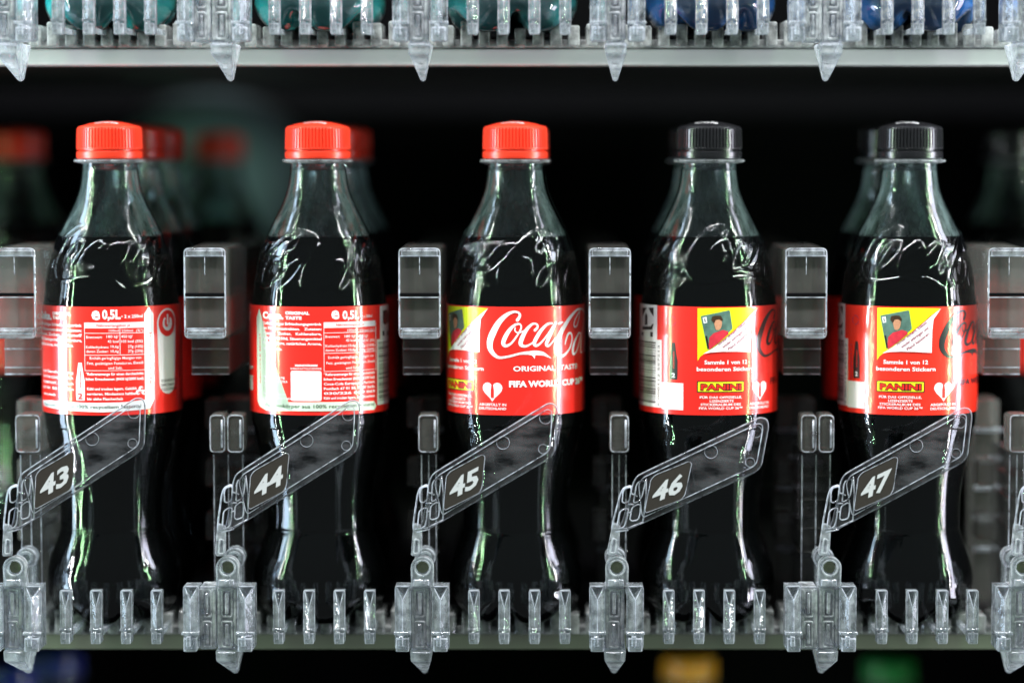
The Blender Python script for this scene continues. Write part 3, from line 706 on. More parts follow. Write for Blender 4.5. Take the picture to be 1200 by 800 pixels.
fl_me = lathe('neck_flange', [(12.6 * MM, zc0 - 1.8 * MM), (16.2 * MM, zc0 - 1.1 * MM), (16.6 * MM, zc0 - .6 * MM), (16.2 * MM, zc0 - .1 * MM), (12.6 * MM, zc0 + .1 * MM)], M['clear_bright'], 64)
neck_me = lathe('neck_insert', [(12.3 * MM, zz(200)), (12.4 * MM, zz(196)), (12.4 * MM, zz(189))], M['clear'], 48)
def cap_print_mesh(m):
    v, f = text_geo('Cola', 0.04); lo, hi = v[:, 0].min(), v[:, 0].max()
    vs = []
    for x, y in v:
        X = (x - (lo + hi) / 2) * 6.0; Y = -6.5 + (y - .35) * 6.0; q = math.hypot(X, Y)
        vs.append((X * MM, Y * MM, zc1 + float(np.interp(q, [0, 2.3, 5.3, 9.3, 12.7], [.5, .45, .15, -.6, -1.6])) * MM + .08 * MM))
    return mesh_from('cap_lettering', vs, f, m)
cap_print = cap_print_mesh(M['white'])
ZL0, ZL1 = P(604, 486.5, -0.0325).z, P(604, 359.5, -0.0325).z
LH = ZL1 - ZL0
def wrapper_mesh(m):
    V = []; F = []; n = 120; rows = 8
    for i in range(rows + 1):
        z = LH * i / rows
        for j in range(n):
            t = 2 * math.pi * j / n; r = LR - (0.0 if 0 < i < rows else 0.12 * MM)
            V.append((r * math.sin(t), -r * math.cos(t), z))
    for i in range(rows):
        for j in range(n):
            a = i * n + j; b = i * n + (j + 1) % n; F.append((a, b, b + n, a + n))
    return mesh_from('wrapper_label', V, F, m, True)
wrap = {k: wrapper_mesh(M[k]) for k in ('red', 'red2')}

def bottle(px, y, capk, label, group, design=None, wrapk='red', rot=0.0, far=False, x=None, tilt=0.0, z=0.0):
    if x is None: x = P(px, 420, y).x
    t = thing('soda_bottle', (x, y, z), label, 'bottle', group)
    face = math.atan2(-x, y - YC)            # turn the drawn front to where the camera sees the middle
    link('bottle_shell', shell_far if far else shell_me, None, t, rz=rot)
    link('liquid', cola_far if far else cola_me, None, t, rz=rot)
    link('neck_sheen_layer', sheen_me, None, t)
    link('neck_flange', fl_me, None, t)
    if not far: link('neck_insert', neck_me, None, t)
    cp = link('cap', cap_me[capk], None, t, rz=rot * 3)
    if not far: link('cap_lettering', cap_print, None, cp, rz=-rot * 3 + face - 0.2)
    wr = link('wrapper_label', wrap[wrapk], None, t, (0, 0, ZL0), rz=face)
    if design: design(wr)
    if tilt: t.rotation_euler.y = tilt
    return t
FG = 'cola bottles standing at the front of the lanes'
def d1(wr): p = Print(30, 134.4, 722); back_design_first(p); p.build(wr)
def d2(wr): p = Print(280, 375.4, 736); back_design_second(p); p.build(wr)
def d3(wr): p = Print(510, 604.2, 731); front_design(p, 0.0, False); p.build(wr)
def d4(wr): p = Print(735, 829.6, 734); front_design(p, 37.5, True); p.build(wr)
def d5(wr): p = Print(965, 1062.5, 729); front_design(p, 28.0, True); p.build(wr)
b1 = bottle(131.5, 0, 'red', 'red capped cola bottle whose label shows a round power mark, behind number 43', FG, d1, rot=0.5)
b2 = bottle(374.2, 0, 'red', 'red capped cola bottle with small print and a blank white square, behind number 44', FG, d2, rot=2.1)
b3 = bottle(604.2, 0, 'red', 'red capped cola bottle with large white script on its red label, behind number 45', FG, d3, rot=-0.2)
b4 = bottle(830.2, 0, 'black', 'black capped cola bottle with wide barcode at its label edge, behind number 46', FG, d4, rot=1.1)
b5 = bottle(1064.0, 0, 'black', 'black capped cola bottle with the portrait sticker centred on its label, behind number 47', FG, d5, 'red2', rot=0.55)
# date code on the third bottle's neck
def neck_code():
    V = []; F = []
    for t, z0, h in (('31.10', zz(232.5), 1.4), ('K6612', zz(238.5), 1.4)):
        v, f = text_geo(t, 0.0); b = len(V); lo, hi = v[:, 0].min(), v[:, 0].max()
        for x, y in v:
            z = z0 + y / CAPH * h * MM; r = float(prof_r(z)) + 0.12 * MM; a = 0.42 + (x - lo) / (hi - lo) * 0.42
            V.append((r * math.sin(a), -r * math.cos(a), z))
        F += [tuple(i + b for i in q) for q in f]
    return mesh_from('date_code', V, F, M['dim'])
link('date_code', neck_code(), None, b3)

PIT = 0.068
names = {0: 'leftmost', 1: 'second', 2: 'third', 3: 'fourth', 4: 'rightmost'}
bx = {0: b1.location.x, 1: b2.location.x, 2: b3.location.x, 3: b4.location.x, 4: b5.location.x}
RG = 'blurred cola bottles queued behind the front row'
for i in range(5):
    for k in ((1, 2) if i < 2 else (1,)):
        cap = 'red' if i < 3 else 'black'
        where = 'directly behind' if k == 1 else 'two places behind'
        bottle(0, k * PIT + 0.002, cap, f'blurred {cap} capped cola bottle {where} the {names[i]} front bottle', RG, rot=i + k, far=True, x=bx[i])
bottle(0, 0.40, 'red', 'very blurred cola bottle deep in the lane of the leftmost front bottle', RG, far=True, x=bx[0])
bottle(0, 0.26, 'red', 'blurred red capped bottle at the left picture edge, left of every front bottle', RG, far=True, x=P(25, 420, 0.26).x)
bottle(0, 0.26, 'black', 'blurred dark bottle at the right picture edge, right of every front bottle', RG, far=True, x=P(1184, 420, 0.26).x)

# ---------------------------------------------------------------- shelf gear
YF = -0.052                       # plane of the clear front pieces
K = 3000 / (YF - YC + 0.0)        # pixels per metre there
def L2(dx, dy): return (dx / K, -dy / K)        # pixel offset -> local x, z
HOLES = [17, 266.5, 495, 723, 972.5, 1199]
WIDE = {1, 4}
SHIFT_UP = P(0, 50, YF).z - P(0, 762, YF).z     # height between the two trays

def v_peg(x0, x1, z0, z1, depth, taper, foot):
    """upright clear finger: V-shaped dish at its top, ridge down its front, block at its foot"""
    bm = bmesh.new(); w_ = (x1 - x0) / 2; xc = (x0 + x1) / 2; e = 0.12 * w_
    yf, ym, yb = 0.0, -0.35 * depth, depth
    def v(x, y, z): return bm.verts.new((x, y, z))
    A = v(x0, yf, z1); B = v(x1, yf, z1); a = v(x0 + e * 1.6, yf, z1 - e * 1.6); b = v(x1 - e * 1.6, yf, z1 - e * 1.6)
    zt = z1 - taper
    m0 = v(xc, ym, zt); ad = v(x0 + e * 3, depth * .6, z1 - e * 3.5); bd = v(x1 - e * 3, depth * .6, z1 - e * 3.5); md = v(xc, depth * .5, zt + taper * .25)
    L0 = v(x0, yf, z0); R0 = v(x1, yf, z0); m1 = v(xc, ym, z0)
    A2 = v(x0, yb, z1); B2 = v(x1, yb, z1); L2_ = v(x0, yb, z0); R2 = v(x1, yb, z0)
    for f in ((A, B, b, a), (A, a, m0), (B, m0, b), (a, b, bd, ad), (a, ad, md, m0), (b, m0, md, bd), (ad, bd, md), (A, m0, m1, L0), (B, R0, m1, m0),
              (A, L0, L2_, A2), (B, B2, R2, R0), (A, A2, B2, B), (A2, L2_, R2, B2), (L0, m1, R0, R2, L2_)):
        bm.faces.new(f)
    n0 = len(bm.faces); t_ = min(w_ * .13, .00034)
    tube(bm, [(x, -.0001, z) for x, z in round_poly([(x0, z0), (x1, z0), (x1, z1), (x0, z1)], w_ * .3, 3)], t_, True, 5)
    tube(bm, [(x0 + e * 1.6, -.0002, z1 - e * 1.8), (xc, ym - .0002, zt), (x1 - e * 1.6, -.0002, z1 - e * 1.8)], t_ * .7, False, 5)
    tube(bm, [(xc, ym, zt), (xc, ym, z0 + foot)], t_ * .5, False, 5)
    bm.faces.ensure_lookup_table()
    for f_ in bm.faces[n0:]: f_.material_index = 1
    # foot block and its little steps
    box(bm, x0 + .12 * w_, x1 - .12 * w_, -0.5 * depth, depth * .9, z0 - .0006, z0 + foot * .8, .15 * w_)
    box(bm, x0 - .14 * w_, x1 + .14 * w_, -0.42 * depth, depth * .3, z0 + foot, z0 + foot * 1.18, .05 * w_, 1)
    box(bm, xc - .45 * w_, xc + .1 * w_, -0.62 * depth, -0.1 * depth, z0 + foot * .3, z0 + foot * .95, .07 * w_, 1)
    return bm
w6 = 6.2 / K
pegbm = v_peg(-w6, w6, 0, 61 / K, 0.0050, 21 / K, 14 / K)
box(pegbm, -.0011, .0011, .0052, .0385, .0008, .0030, 0)
peg_me = bm_mesh('rail_peg', pegbm, M['clear'])
def wing_mesh(name, x0, x1, y0=22, y1=96):
    a, b = L2(x0, y1), L2(x1, y0)
    return bm_mesh(name, v_peg(a[0], b[0], a[1], b[1], 0.011, 15 / K, 18 / K), M['clear'])
def slot_mesh(name, x0, x1, y0=23, y1=98):
    bm = bmesh.new(); a, b = L2(x0, y1), L2(x1, y0); w_ = b[0] - a[0]; h = b[1] - a[1]
    box(bm, a[0], b[0], .0015, .016, a[1], b[1], .0006)
    for fx in (.10, .90): tube(bm, [(a[0] + w_ * fx, .0012, a[1] + .001), (a[0] + w_ * fx, .0012, b[1] - .001)], .0011, False, 10)
    # two upright framed slots proud of the body
    for z0, z1 in ((a[1] + h * .05, a[1] + h * .45), (a[1] + h * .53, a[1] + h * .95)):
        xa, xb = a[0] + w_ * .22, b[0] - w_ * .28
        pts = round_poly([(xa, z0), (xb, z0), (xb, z1), (xa, z1)], .0008)
        tube(bm, [(x, .0004, z) for x, z in pts], .00045, True)
        box(bm, xa + w_ * .16, xb - w_ * .16, -.0004, .0014, z0 + .0012, z1 - .0012, .0003, 1)
    return bm_mesh(name, bm, M['body'])
def pointer_mesh(x0, x1, tipx):
    bm = bmesh.new()
    a = L2(x0, 98.5); b = L2(x1, 98.5); c = L2(x1 - 1, 112); d = L2(x0 + .5, 112); t = L2(tipx, 140)
    yd = 0.034
    v = [bm.verts.new(p) for p in [(a[0], 0, a[1]), (b[0], 0, b[1]), (c[0], 0, c[1]), (d[0], 0, d[1]), (a[0], yd, a[1]), (b[0], yd, b[1]), (t[0] - .0010, yd - .004, t[1] - .0006), (t[0] + .0010, yd - .004, t[1] - .0006), (t[0] - .0010, yd, t[1]), (t[0] + .0010, yd, t[1])]]
    for f in ((0, 1, 2, 3), (3, 2, 7, 6), (0, 3, 6, 8, 4), (1, 5, 9, 7, 2), (6, 7, 9, 8), (4, 8, 9, 5), (0, 4, 5, 1)): bm.faces.new([v[i] for i in f])
    bmesh.ops.bevel(bm, geom=bm.edges[:], offset=.0005, segments=2, affect='EDGES', material=1)
    box(bm, a[0] + .001, b[0] - .001, -.0004, .001, a[1] - .0016, a[1] - .0008, .0002, 1)
    return bm_mesh('pointer_tip', bm, M['clear_bright'])
def lug_mesh(name, yo=0.0, hole=True):
    bm = bmesh.new(); n = 24; ro = 13.2 / K; ri = 8.2 / K
    zb = L2(0, 23)[1]
    outer = [(ro * math.cos(R_(180 - t)), ro * math.sin(R_(180 - t))) for t in np.linspace(0, 180, n // 2 + 1)] + [(ro, zb), (-ro, zb)]
    # plate with a round hole: strip between outline samples and circle
    N = 36; th = [2 * math.pi * k / N for k in range(N)]
    def on(t):
        c, s = math.cos(t), math.sin(t)
        if s >= 0: return (ro * c, ro * s)
        k = min(ro / max(abs(c), 1e-6), abs(zb) / max(abs(s), 1e-6)); return (k * c, k * s)
    rings = []
    for y, fn in ((yo, on), (yo + .006, on)): rings.append([bm.verts.new((fn(t)[0], y, fn(t)[1])) for t in th])
    inn = [[bm.verts.new((ri * math.cos(t), y, ri * math.sin(t))) for t in th] for y in (yo, yo + .006)]
    for k in range(N):
        j = (k + 1) % N
        bm.faces.new((rings[0][k], rings[0][j], inn[0][j], inn[0][k])); bm.faces.new((rings[1][j], rings[1][k], inn[1][k], inn[1][j]))
        bm.faces.new((rings[0][j], rings[0][k], rings[1][k], rings[1][j])); bm.faces.new((inn[0][k], inn[0][j], inn[1][j], inn[1][k]))
    # raised collar and rim, ledge below
    tube(bm, [(ri * 1.12 * math.cos(t), yo - .0004, ri * 1.12 * math.sin(t)) for t in th], .0004, True)
    pts = [(x * .95, z * .95) for x, z in outer]
    tube(bm, [(x, yo - .0001, z) for x, z in pts], .00045, True)
    box(bm, -ro * .8, ro * .6, yo - .0012, yo + .001, zb + .0006, zb + .0036, .0003, 1)
    box(bm, -.0011, .0011, yo - .002, yo + .001, zb + .0018, zb + .0030, .0002, 1)
    return bm_mesh(name, bm, M['clear_bright'])
def pin_mesh():
    bm = bmesh.new(); r = bmesh.ops.create_cone(bm, cap_ends=True, segments=20, radius1=6.9 / K, radius2=6.9 / K, depth=.005)
    bmesh.ops.rotate(bm, verts=bm.verts, matrix=Matrix.Rotation(math.pi / 2, 3, 'X')); bmesh.ops.translate(bm, verts=bm.verts, vec=(0, .004, 0))
    bmesh.ops.bevel(bm, geom=[e for e in bm.edges if e.calc_face_angle(0) > 1], offset=.0005, segments=2, affect='EDGES')
    return bm_mesh('hinge_pin', bm, M['bolt'])
lug_me = lug_mesh('hinge_lug'); pin_me = pin_mesh()
def rear_lug_mesh():
    bm = bmesh.new(); r = 12.5 / K
    pts = [(r * math.cos(R_(t)), r * math.sin(R_(t))) for t in range(0, 360, 18)]
    prism(bm, pts[::-1], .022, .030, .0006)
    tube(bm, [(r * .55 * math.cos(R_(t)), .0215, r * .55 * math.sin(R_(t))) for t in range(0, 360, 20)], .0007, True)
    box(bm, -r * .7, r * .7, .020, .034, L2(0, 40)[1], -r * .7, .0005)
    return bm_mesh('rear_lug', bm, M['clear'])
rear_me = rear_lug_mesh()
wing_l = wing_mesh('wing_l', -32, -14.5); wing_r = wing_mesh('wing_r', 12, 31)
wing_w = wing_mesh('wing_w', -52, -34.5); slot_w = slot_mesh('slot_w', -33.5, -15)
body_n = slot_mesh('body_n', -13.8, 8.5); body_w = slot_mesh('body_w', -12, 11)
point_me = pointer_mesh(-15, 11, -1)

# swinging number flag, in the pixel frame of an enlarged view of flag 45
def A(X, Y): return L2(480 + X / 4.705 - 495, 460 + Y / 4.705 - 666)
RIM = [(110,490),(128,448),(170,420),(770,52),(808,58),(821,92),(806,318),(780,354),(190,702),(82,763),(62,745),(76,700),(104,560)]
INN = [(140,492),(160,452),(765,84),(788,92),(791,125),(779,300),(764,326),(186,672),(176,655)]
STK = [(205,458),(226,430),(402,336),(420,344),(402,520),(386,550),(198,645),(190,632)]
def flag_meshes():
    out = {}
    rim = round_poly([A(*p) for p in RIM], .0022, 4); inn = round_poly([A(*p) for p in INN], .0020, 4); stk = round_poly([A(*p) for p in STK], .0010, 3)
    bm = bmesh.new(); prism(bm, rim[::-1], -.0002, .0011); out['flag_sheet'] = bm_mesh('flag_sheet', bm, M['sheet'])
    bm = bmesh.new()
    tube(bm, [(x, .0004, z) for x, z in rim], .00031, True, 8)
    out['flag_rim'] = bm_mesh('flag_rim', bm, M['rim'], True)
    bm = bmesh.new(); tube(bm, [(x, -.0004, z) for x, z in inn], .00019, True, 6)
    out['inner_rim'] = bm_mesh('inner_rim', bm, M['rim'], True)
    bm = bmesh.new(); prism(bm, stk[::-1], -.0008, -.0004); out['number_sticker'] = bm_mesh('number_sticker', bm, M['sticker'])
    bm = bmesh.new(); tube(bm, [(x, -.0008, z) for x, z in stk], .00013, True, 5); out['sticker_edge'] = bm_mesh('sticker_edge', bm, M['rim'])
    bm = bmesh.new()
    for loop in ([(128,500),(138,478),(168,468),(176,482),(166,560),(150,588),(122,600)], [(118,622),(150,602),(164,606),(166,650),(160,690),(124,700),(112,690)], [(58,545),(66,522),(96,512),(104,522),(98,590),(76,604),(60,600)], [(54,650),(84,632),(100,636),(96,690),(86,738),(52,752),(44,738)]):
        tube(bm, [(x, -.0003, z) for x, z in round_poly([A(*p) for p in loop], .0012, 3)], .00028, True, 6)
    for ln in ([(178,455),(190,560),(186,700)], [(100,545),(140,560)], [(96,608),(128,606)], [(92,660),(116,650)], [(30,752),(100,745),(186,700)], [(40,770),(110,752)]):
        tube(bm, [(A(*p)[0], -.0002, A(*p)[1]) for p in ln], .00034, False, 6)
    tube(bm, [(x, 0.0002, z) for x, z in round_poly([A(*p) for p in [(45,560),(60,520),(98,505),(110,520),(92,745),(40,775),(20,755),(24,700)]], 0.0014, 3)], .00040, True, 6)
    out['latch_ribs'] = bm_mesh('latch_ribs', bm, M['rim'], True)
    for q, (c, r) in enumerate((((755,132), 33), ((520,270), 36), ((742,305), 26))):
        o = A(*c); rr = r / 4.705 / K; bm = bmesh.new()
        tube(bm, [(o[0] + rr * math.cos(R_(t)), -.0003, o[1] + rr * math.sin(R_(t))) for t in range(0, 360, 20)], .00009, True, 4)
        out['mould_ring%d' % q] = bm_mesh('mould_ring', bm, M['rim'], True)
    bm = bmesh.new()
    a, b = L2(-13.5, -14), L2(-1.5, -50)
    prism(bm, round_poly([(a[0], a[1] + .0002), (b[0], a[1] + .0002), (b[0] + .0002, b[1]), (a[0] + .0012, b[1] + .001)], .0009)[::-1], -.0004, .0042, .0004)
    tube(bm, [(x, -.0009, z) for x, z in round_poly([(a[0] + .0011, a[1] + .0014), (b[0] - .001, a[1] + .0014), (b[0] - .001, a[1] + .0075), (a[0] + .0018, a[1] + .008)], .0007)], .00036, True, 6)
    out['hinge_stem'] = bm_mesh('hinge_stem', bm, M['clear_bright'])
    return out
FM = flag_meshes()
def numeral(t):
    v, f = text_geo(t, 0.032); lo, hi = v[:, 0].min(), v[:, 0].max(); V = []
    for x, y in v:
        u = (x - lo) / (hi - lo); q = y / CAPH
        X = 221 + u * 160 + q * 9; Y = 588 - u * 84 - q * 108
        X, Y = X, Y
        a = A(X, Y); V.append((a[0], -.00092, a[1]))
    return mesh_from('numeral', V, f, M['numeral'])

def bracket(i, z_shift, label, group, flag=None, rot=0.0, swing=0.0):
    o = P(HOLES[i], 665, YF); o.z += z_shift
    t = thing('lane_bracket', o, label, 'bracket', group)
    link('hinge_lug', lug_me, None, t); link('hinge_pin', pin_me, None, t); link('rear_lug', rear_me, None, t, (0, 0.004, .0005))
    link('side_wing', wing_r, None, t)
    if i in WIDE:
        link('side_wing', wing_w, None, t); link('slotted_body', slot_w, None, t); link('slotted_body', body_w, None, t)
    else:
        link('side_wing', wing_l, None, t); link('slotted_body', body_n, None, t)
    link('pointer_tip', point_me, None, t)
    if flag:
        f = link('number_flag', FM['flag_sheet'], None, t)
        f.rotation_euler = (0, -R_(rot), R_(swing))
        for n in ('flag_rim', 'inner_rim', 'number_sticker', 'sticker_edge', 'latch_ribs', 'hinge_stem', 'mould_ring0', 'mould_ring1', 'mould_ring2'): link(n.rstrip('012'), FM[n], None, f)
        link('numeral', numeral(flag), None, f)
    return t
BG_, BU = 'clear lane brackets of the lower shelf', 'clear lane brackets of the upper shelf'
low = [('43', 1.2, 14, 'clear plastic bracket with swinging flag numbered 43, in front of the power mark bottle'), ('44', .3, 12, 'clear plastic bracket with swinging flag numbered 44, in front of the blank square label bottle'), ('45', 0, 0, 'clear plastic bracket with swinging flag numbered 45, crossing the white script bottle'),
       ('46', -6, 0, 'clear plastic bracket with swinging flag numbered 46, tilted lowest, before the left black cap bottle'), ('47', -2, 0, 'clear plastic bracket with swinging flag numbered 47, before the right black cap bottle'), ('48', 0, 0, 'clear plastic bracket cut off by the right picture edge on the lower shelf')]
for i, (n, r, s, lab) in enumerate(low): bracket(i, 0.0, lab, BG_, n, r, s)
for i, lab in enumerate(['clear bracket with pointed foot at the left end of the upper shelf', 'clear bracket under the upper shelf between the two bright teal bottles', 'clear bracket under the upper shelf left of the dark teal bottle', 'clear bracket under the upper shelf between dark teal and blue bottle', 'clear bracket under the upper shelf between the two blue bottles', 'clear bracket with pointed foot at the right end of the upper shelf']):
    bracket(i, SHIFT_UP, lab, BU)

# trays: pegs, comb behind them, enamel front edge, deck
def comb_mesh():
    bm = bmesh.new(); x = -0.33; rr = random.Random(3)
    while x < 0.33:
        h = rr.uniform(.0005, .0045)
        box(bm, x, x + .0052, -.012, .012, -.0062, .0012 + h, .0007, 1)
        x += .0083
    box(bm, -.34, .34, -.0095, .014, -.0067, -.0030, .0005, 1)
    return bm_mesh('comb_strip', bm, M['comb'])
comb_me = comb_mesh()
def tray(z, name_, label, steel):
    t = thing('shelf_tray', (0, 0, z), label, 'shelf', 'vending machine shelves')
    bm = bmesh.new(); box(bm, -.42, .42, -.006, .012, -.0145, -.0072, .0008); link('front_edge', bm_mesh('front_edge', bm, M[steel]), None, t)
    bm = bmesh.new(); box(bm, -.42, .42, .016, .47, -.010, -.0006, .0005); link('shelf_deck', bm_mesh('shelf_deck', bm, M['deck']), None, t)
    link('comb_strip', comb_me, None, t)
    for h in HOLES[:-1]:
        for dx in (60.5, 96, 131.5, 167):
            q = P(h + dx, 751.5, YF); link('rail_peg', peg_me, None, t, (q.x, YF, q.z))
    return t
tray(0.0, 'low', 'pale clear shelf with upright pegs that the cola bottles stand on', 'shelf_shaded')
tray(SHIFT_UP, 'up', 'upper clear shelf with white front edge across the top of the picture', 'shelf_white')

# ---------------------------------------------------------------- dividers
def frame_block(name, x0, x1, y0, y1, p0, p1, m, yd, lines=(), depth=.07):
    """upright hollow clear block; pixel outline (x0..x1, p0..p1) at depth y0"""
    pass
def divider(idx, px, second_w, lab, hooks):
    yf = -0.030; k = 3000 / (yf - YC)
    o = P(px, 470, yf); t = thing('lane_divider', (o.x, yf, 0), lab, 'divider', 'clear lane dividers between the bottles')
    def z(py, y=yf): return P(px, py, y).z
    hw = 24.5 / k
    bm = bmesh.new(); box(bm, -hw, hw, 0.0022, .075, z(397), z(291), .0016, 3); link('upper_block', bm_mesh('upper_block', bm, M['smoky']), None, t)
    bm = bmesh.new(); box(bm, -hw + .0012, hw - .0012, .0002, .0020, z(395.5), z(386.5), .0005); link('block_lip', bm_mesh('block_lip', bm, M['clear']), None, t)
    bm = bmesh.new(); box(bm, -hw + .0012, hw - .0012, .0002, .0020, z(299.5), z(293), .0005); link('block_lip', bm_mesh('block_lip', bm, M['clear']), None, t)
    bm = bmesh.new()
    pts = round_poly([(-hw + .0003, z(396)), (hw - .0003, z(396)), (hw - .0003, z(291.5)), (-hw + .0003, z(291.5))], .0022, 5)
    tube(bm, [(x, .0008, q) for x, q in pts], .00036, True, 8)
    for py, th_ in ((300, .00024), (348.5, .00020), (385, .00020), (391, .00028)):
        tube(bm, [(-hw + .0006, .0006, z(py)), (hw - .0006, .0006, z(py))], th_, False, 6)
    tube(bm, [(0, .0009, z(299)), (0, .0009, z(322))], .00018, False, 5)
    link('block_rim', bm_mesh('block_rim', bm, M['rim'], True), None, t)
    bm = bmesh.new(); box(bm, -hw + .0005, hw - .0005, .0004, .0030, z(347), z(343.5), .0002, 1); link('block_gap', bm_mesh('block_gap', bm, M['black']), None, t)
    # lower block, a little deeper
    y2 = .018
    bm = bmesh.new(); box(bm, -hw * .93, hw * .93, y2, .085, z(443), z(398.5), .0012, 2)
    link('lower_block', bm_mesh('lower_block', bm, M['smoky']), None, t)
    bm = bmesh.new()
    for py, th_ in ((412, .00026), (434, .0002), (442, .00024)): tube(bm, [(-hw * .9, y2 - .0004, z(py)), (hw * .9, y2 - .0004, z(py))], th_, False, 6)
    link('lower_rim', bm_mesh('lower_rim', bm, M['rim'], True), None, t)
    # rear blocks going back into the lane
    for j, yy in enumerate((.095, .185, .275)):
        bm = bmesh.new(); box(bm, -hw * .9, hw * .9, yy, yy + .07, z(440), z(296), .0015, 2); link('rear_block', bm_mesh('rear_block', bm, M['dim']), None, t)
    # hooks, side tabs and column below
    for a, b in hooks:
        xa, xb = (a - px) / k, (b - px) / k
        bm = bmesh.new(); box(bm, xa, xb, .006, .022, z(532), z(487), .0022, 3)
        link('hook_block', bm_mesh('hook_block', bm, M['smoky']), None, t)
        bm = bmesh.new()
        tube(bm, [(q, .0058, h) for q, h in round_poly([(xa + .0004, z(531)), (xb - .0004, z(531)), (xb - .0004, z(488)), (xa + .0004, z(488))], .002, 4)], .00024, True, 6)
        tube(bm, [(xb - .0016, .0056, z(526)), (xb - .0016, .0056, z(493))], .00045)
        link('hook_rim', bm_mesh('hook_rim', bm, M['rim'], True), None, t)
    a, b = hooks[0][0], hooks[-1][1]; xa, xb = (a - px) / k, (b - px) / k
    bm = bmesh.new(); box(bm, xa + .001, xb - .001, .012, .060, -.0005, z(533), .0008)
    for py in (560, 588, 622, 650): box(bm, xa, xb, .0112, .05, z(py + 2), z(py), .0003, 1)
    link('column', bm_mesh('column', bm, M['dim']), None, t)
    bm = bmesh.new()
    for q in (xa + .0013, (xa + xb) / 2, xb - .0013): tube(bm, [(q, .0112, z(700)), (q, .0112, z(536))], .00018)
    link('column_edge', bm_mesh('column_edge', bm, M['rim']), None, t)
    bm = bmesh.new(); xa2 = (hooks[0][0] - 10 - px) / k; xb2 = (hooks[-1][1] - 4 - px) / k
    box(bm, xa2, xb2, .075, .10, -.0005, z(486), .001)
    link('rear_column', bm_mesh('rear_column', bm, M['smoky']), None, t)
    bm = bmesh.new()
    for py in (520, 556, 592, 630, 668): box(bm, xa2 - .001, xb2 + .001, .072, .0745, z(py + 6), z(py), .0006, 1)
    link('rear_column_rib', bm_mesh('rear_column_rib', bm, M['clear']), None, t)
    for p0, p1 in ((480, 513), (552, 584), (617, 650)):
        bm = bmesh.new(); xa = (hooks[0][0] - 19 - px) / k; xb = (hooks[0][0] - px) / k
        box(bm, xa, xb, .045, .065, z(p1), z(p0), .001); link('side_tab', bm_mesh('side_tab', bm, M['smoky']), None, t)
    return t
dv = [(18.5, [(14, 44)], 'smoky clear divider block at the left picture edge'), (241, [(243, 262), (264, 284)], 'smoky clear divider right of the label with the round power mark'),
      (492, [(489, 513)], 'smoky clear divider left of the bottle with large white script'), (714.5, [(715, 738)], 'smoky clear divider between the third red cap and the first black cap'),
      (944, [(940, 959), (961, 980)], 'smoky clear divider between the two black capped bottles'), (1181, [(1186, 1210)], 'smoky clear divider block at the right picture edge')]
for i, (px, hk, lab) in enumerate(dv): divider(i, px, 0, lab, hk)

# ---------------------------------------------------------------- bottles on the shelf above and the shelf below
wfar = {}
for k in ('teal_liq', 'darkteal_liq', 'blue_liq'):
    wfar[k] = bottle_surface('water_' + k, zz(200), 0.45 * MM, M[k], nang=120, emboss=False, flip_cap=True)
wsh = bottle_surface('water_shell', PRS[0][0], 0.0, M['water_shell'], nang=120, emboss=False)
def water(px, kq, capk, label, z, y=0.0, group='tinted water bottles on the upper shelf', pxref=420, rot=0.0):
    x = P(px, 400, y).x
    t = thing('water_bottle', (x, y, z), label, 'bottle', group)
    link('bottle_shell', wsh, None, t, rz=rot); link('liquid', wfar[kq], None, t, rz=rot); link('neck_flange', fl_me, None, t); link('cap', cap_me[capk], None, t)
    return t
for px, kq, lab, r in ((136, 'teal_liq', 'bright teal bottle at the left end of the upper shelf', .3), (378, 'teal_liq', 'teal bottle on the upper shelf above the second red cap', .9), (600, 'darkteal_liq', 'dark teal bottle on the upper shelf above the middle red cap', .1),
                    (830, 'blue_liq', 'blue bottle on the upper shelf above the left black cap', .5), (1066, 'blue_liq', 'blue bottle on the upper shelf above the right black cap', 1.0)):
    water(px, kq, 'white', lab, SHIFT_UP, rot=r)
LOWZ = -SHIFT_UP
def lower(px, py_top, y, capk, lab):
    o = P(px, py_top, y); z = o.z - zc1
    t = thing('soda_bottle', (o.x, y, LOWZ), lab, 'bottle', 'bottle tops on the shelf below')
    # tops differ in height: scale the whole bottle so its cap reaches where it is seen
    s = (o.z - LOWZ) / zc1
    t.scale = (1.0, 1.0, s)
    link('bottle_shell', shell_far, None, t); link('liquid', cola_far, None, t); link('neck_flange', fl_me, None, t); link('cap', cap_me[capk], None, t)
    return t
lower(807, 767, .32, 'yellow', 'blurred bottle with yellow cap below the number 46 bracket')
lower(66, 762, .32, 'blue', 'blurred bottle with blue cap at the lower left, nearer the middle')
lower(14, 776, .26, 'blue', 'blurred bottle with blue cap at the far lower left corner')
lower(1042, 770, .34, 'green', 'blurred bottle with green cap below the number 47 bracket')

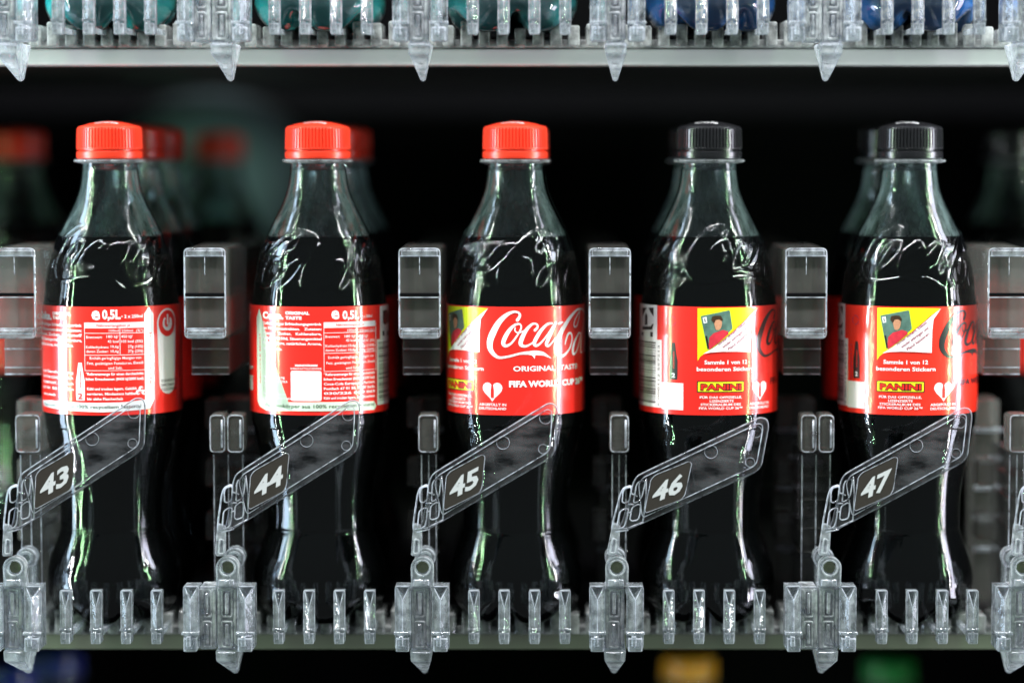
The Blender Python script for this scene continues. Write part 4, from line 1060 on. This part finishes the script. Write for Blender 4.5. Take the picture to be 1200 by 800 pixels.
# ---------------------------------------------------------------- cabinet
bm = bmesh.new(); box(bm, -.75, .75, .52, .54, -.5, .9); structure(link('back_wall', bm_mesh('back_wall', bm, M['black'])))
for s, n in ((-1, 'left_wall'), (1, 'right_wall')):
    bm = bmesh.new(); box(bm, s * .62 - .01, s * .62 + .01, .0, .515, -.5, .9); structure(link(n, bm_mesh(n, bm, M['black'])))
bm = bmesh.new(); box(bm, -.61, .61, -.02, .515, LOWZ - .02, LOWZ - .0004); structure(link('floor', bm_mesh('floor', bm, M['black'])))
# added teal dome on the back wall, painting a reflection in the front glass
def glow_dome():
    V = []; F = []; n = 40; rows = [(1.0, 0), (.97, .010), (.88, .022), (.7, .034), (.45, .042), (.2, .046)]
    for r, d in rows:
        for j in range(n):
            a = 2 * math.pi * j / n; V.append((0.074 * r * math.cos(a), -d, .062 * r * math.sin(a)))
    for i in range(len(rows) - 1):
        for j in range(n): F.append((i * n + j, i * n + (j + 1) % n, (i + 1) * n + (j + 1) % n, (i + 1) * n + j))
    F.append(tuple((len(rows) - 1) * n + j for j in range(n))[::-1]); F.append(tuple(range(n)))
    return mesh_from('reflection_glow', V, F, M['glow_dome'], True)
pn = M['glow_dome'].node_tree; pb = pn.nodes['Principled BSDF']
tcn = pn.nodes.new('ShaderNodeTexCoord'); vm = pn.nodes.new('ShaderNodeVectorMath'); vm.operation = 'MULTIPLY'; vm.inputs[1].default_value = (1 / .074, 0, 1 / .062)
gr = pn.nodes.new('ShaderNodeTexGradient'); gr.gradient_type = 'SPHERICAL'; mxp = pn.nodes.new('ShaderNodeMix'); mxp.data_type = 'RGBA'; mxp.blend_type = 'MULTIPLY'; mxp.inputs[0].default_value = 1  # soft edge of the glow painted as colour fading to black
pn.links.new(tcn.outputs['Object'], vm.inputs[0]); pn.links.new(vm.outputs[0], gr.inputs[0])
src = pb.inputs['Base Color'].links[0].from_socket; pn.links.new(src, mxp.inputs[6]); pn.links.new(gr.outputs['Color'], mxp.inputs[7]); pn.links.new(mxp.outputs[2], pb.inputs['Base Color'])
o = P(244, 214, .50); pt = link('reflection_glow', glow_dome(), None, None, (o.x, .519, o.z))
pt['label'] = 'large blurred added teal dome standing in for a glass reflection, on the dark wall behind the leftmost red cap'; pt['category'] = 'wall fitting'  # not a real fitting: added dome painting a reflection in the front glass
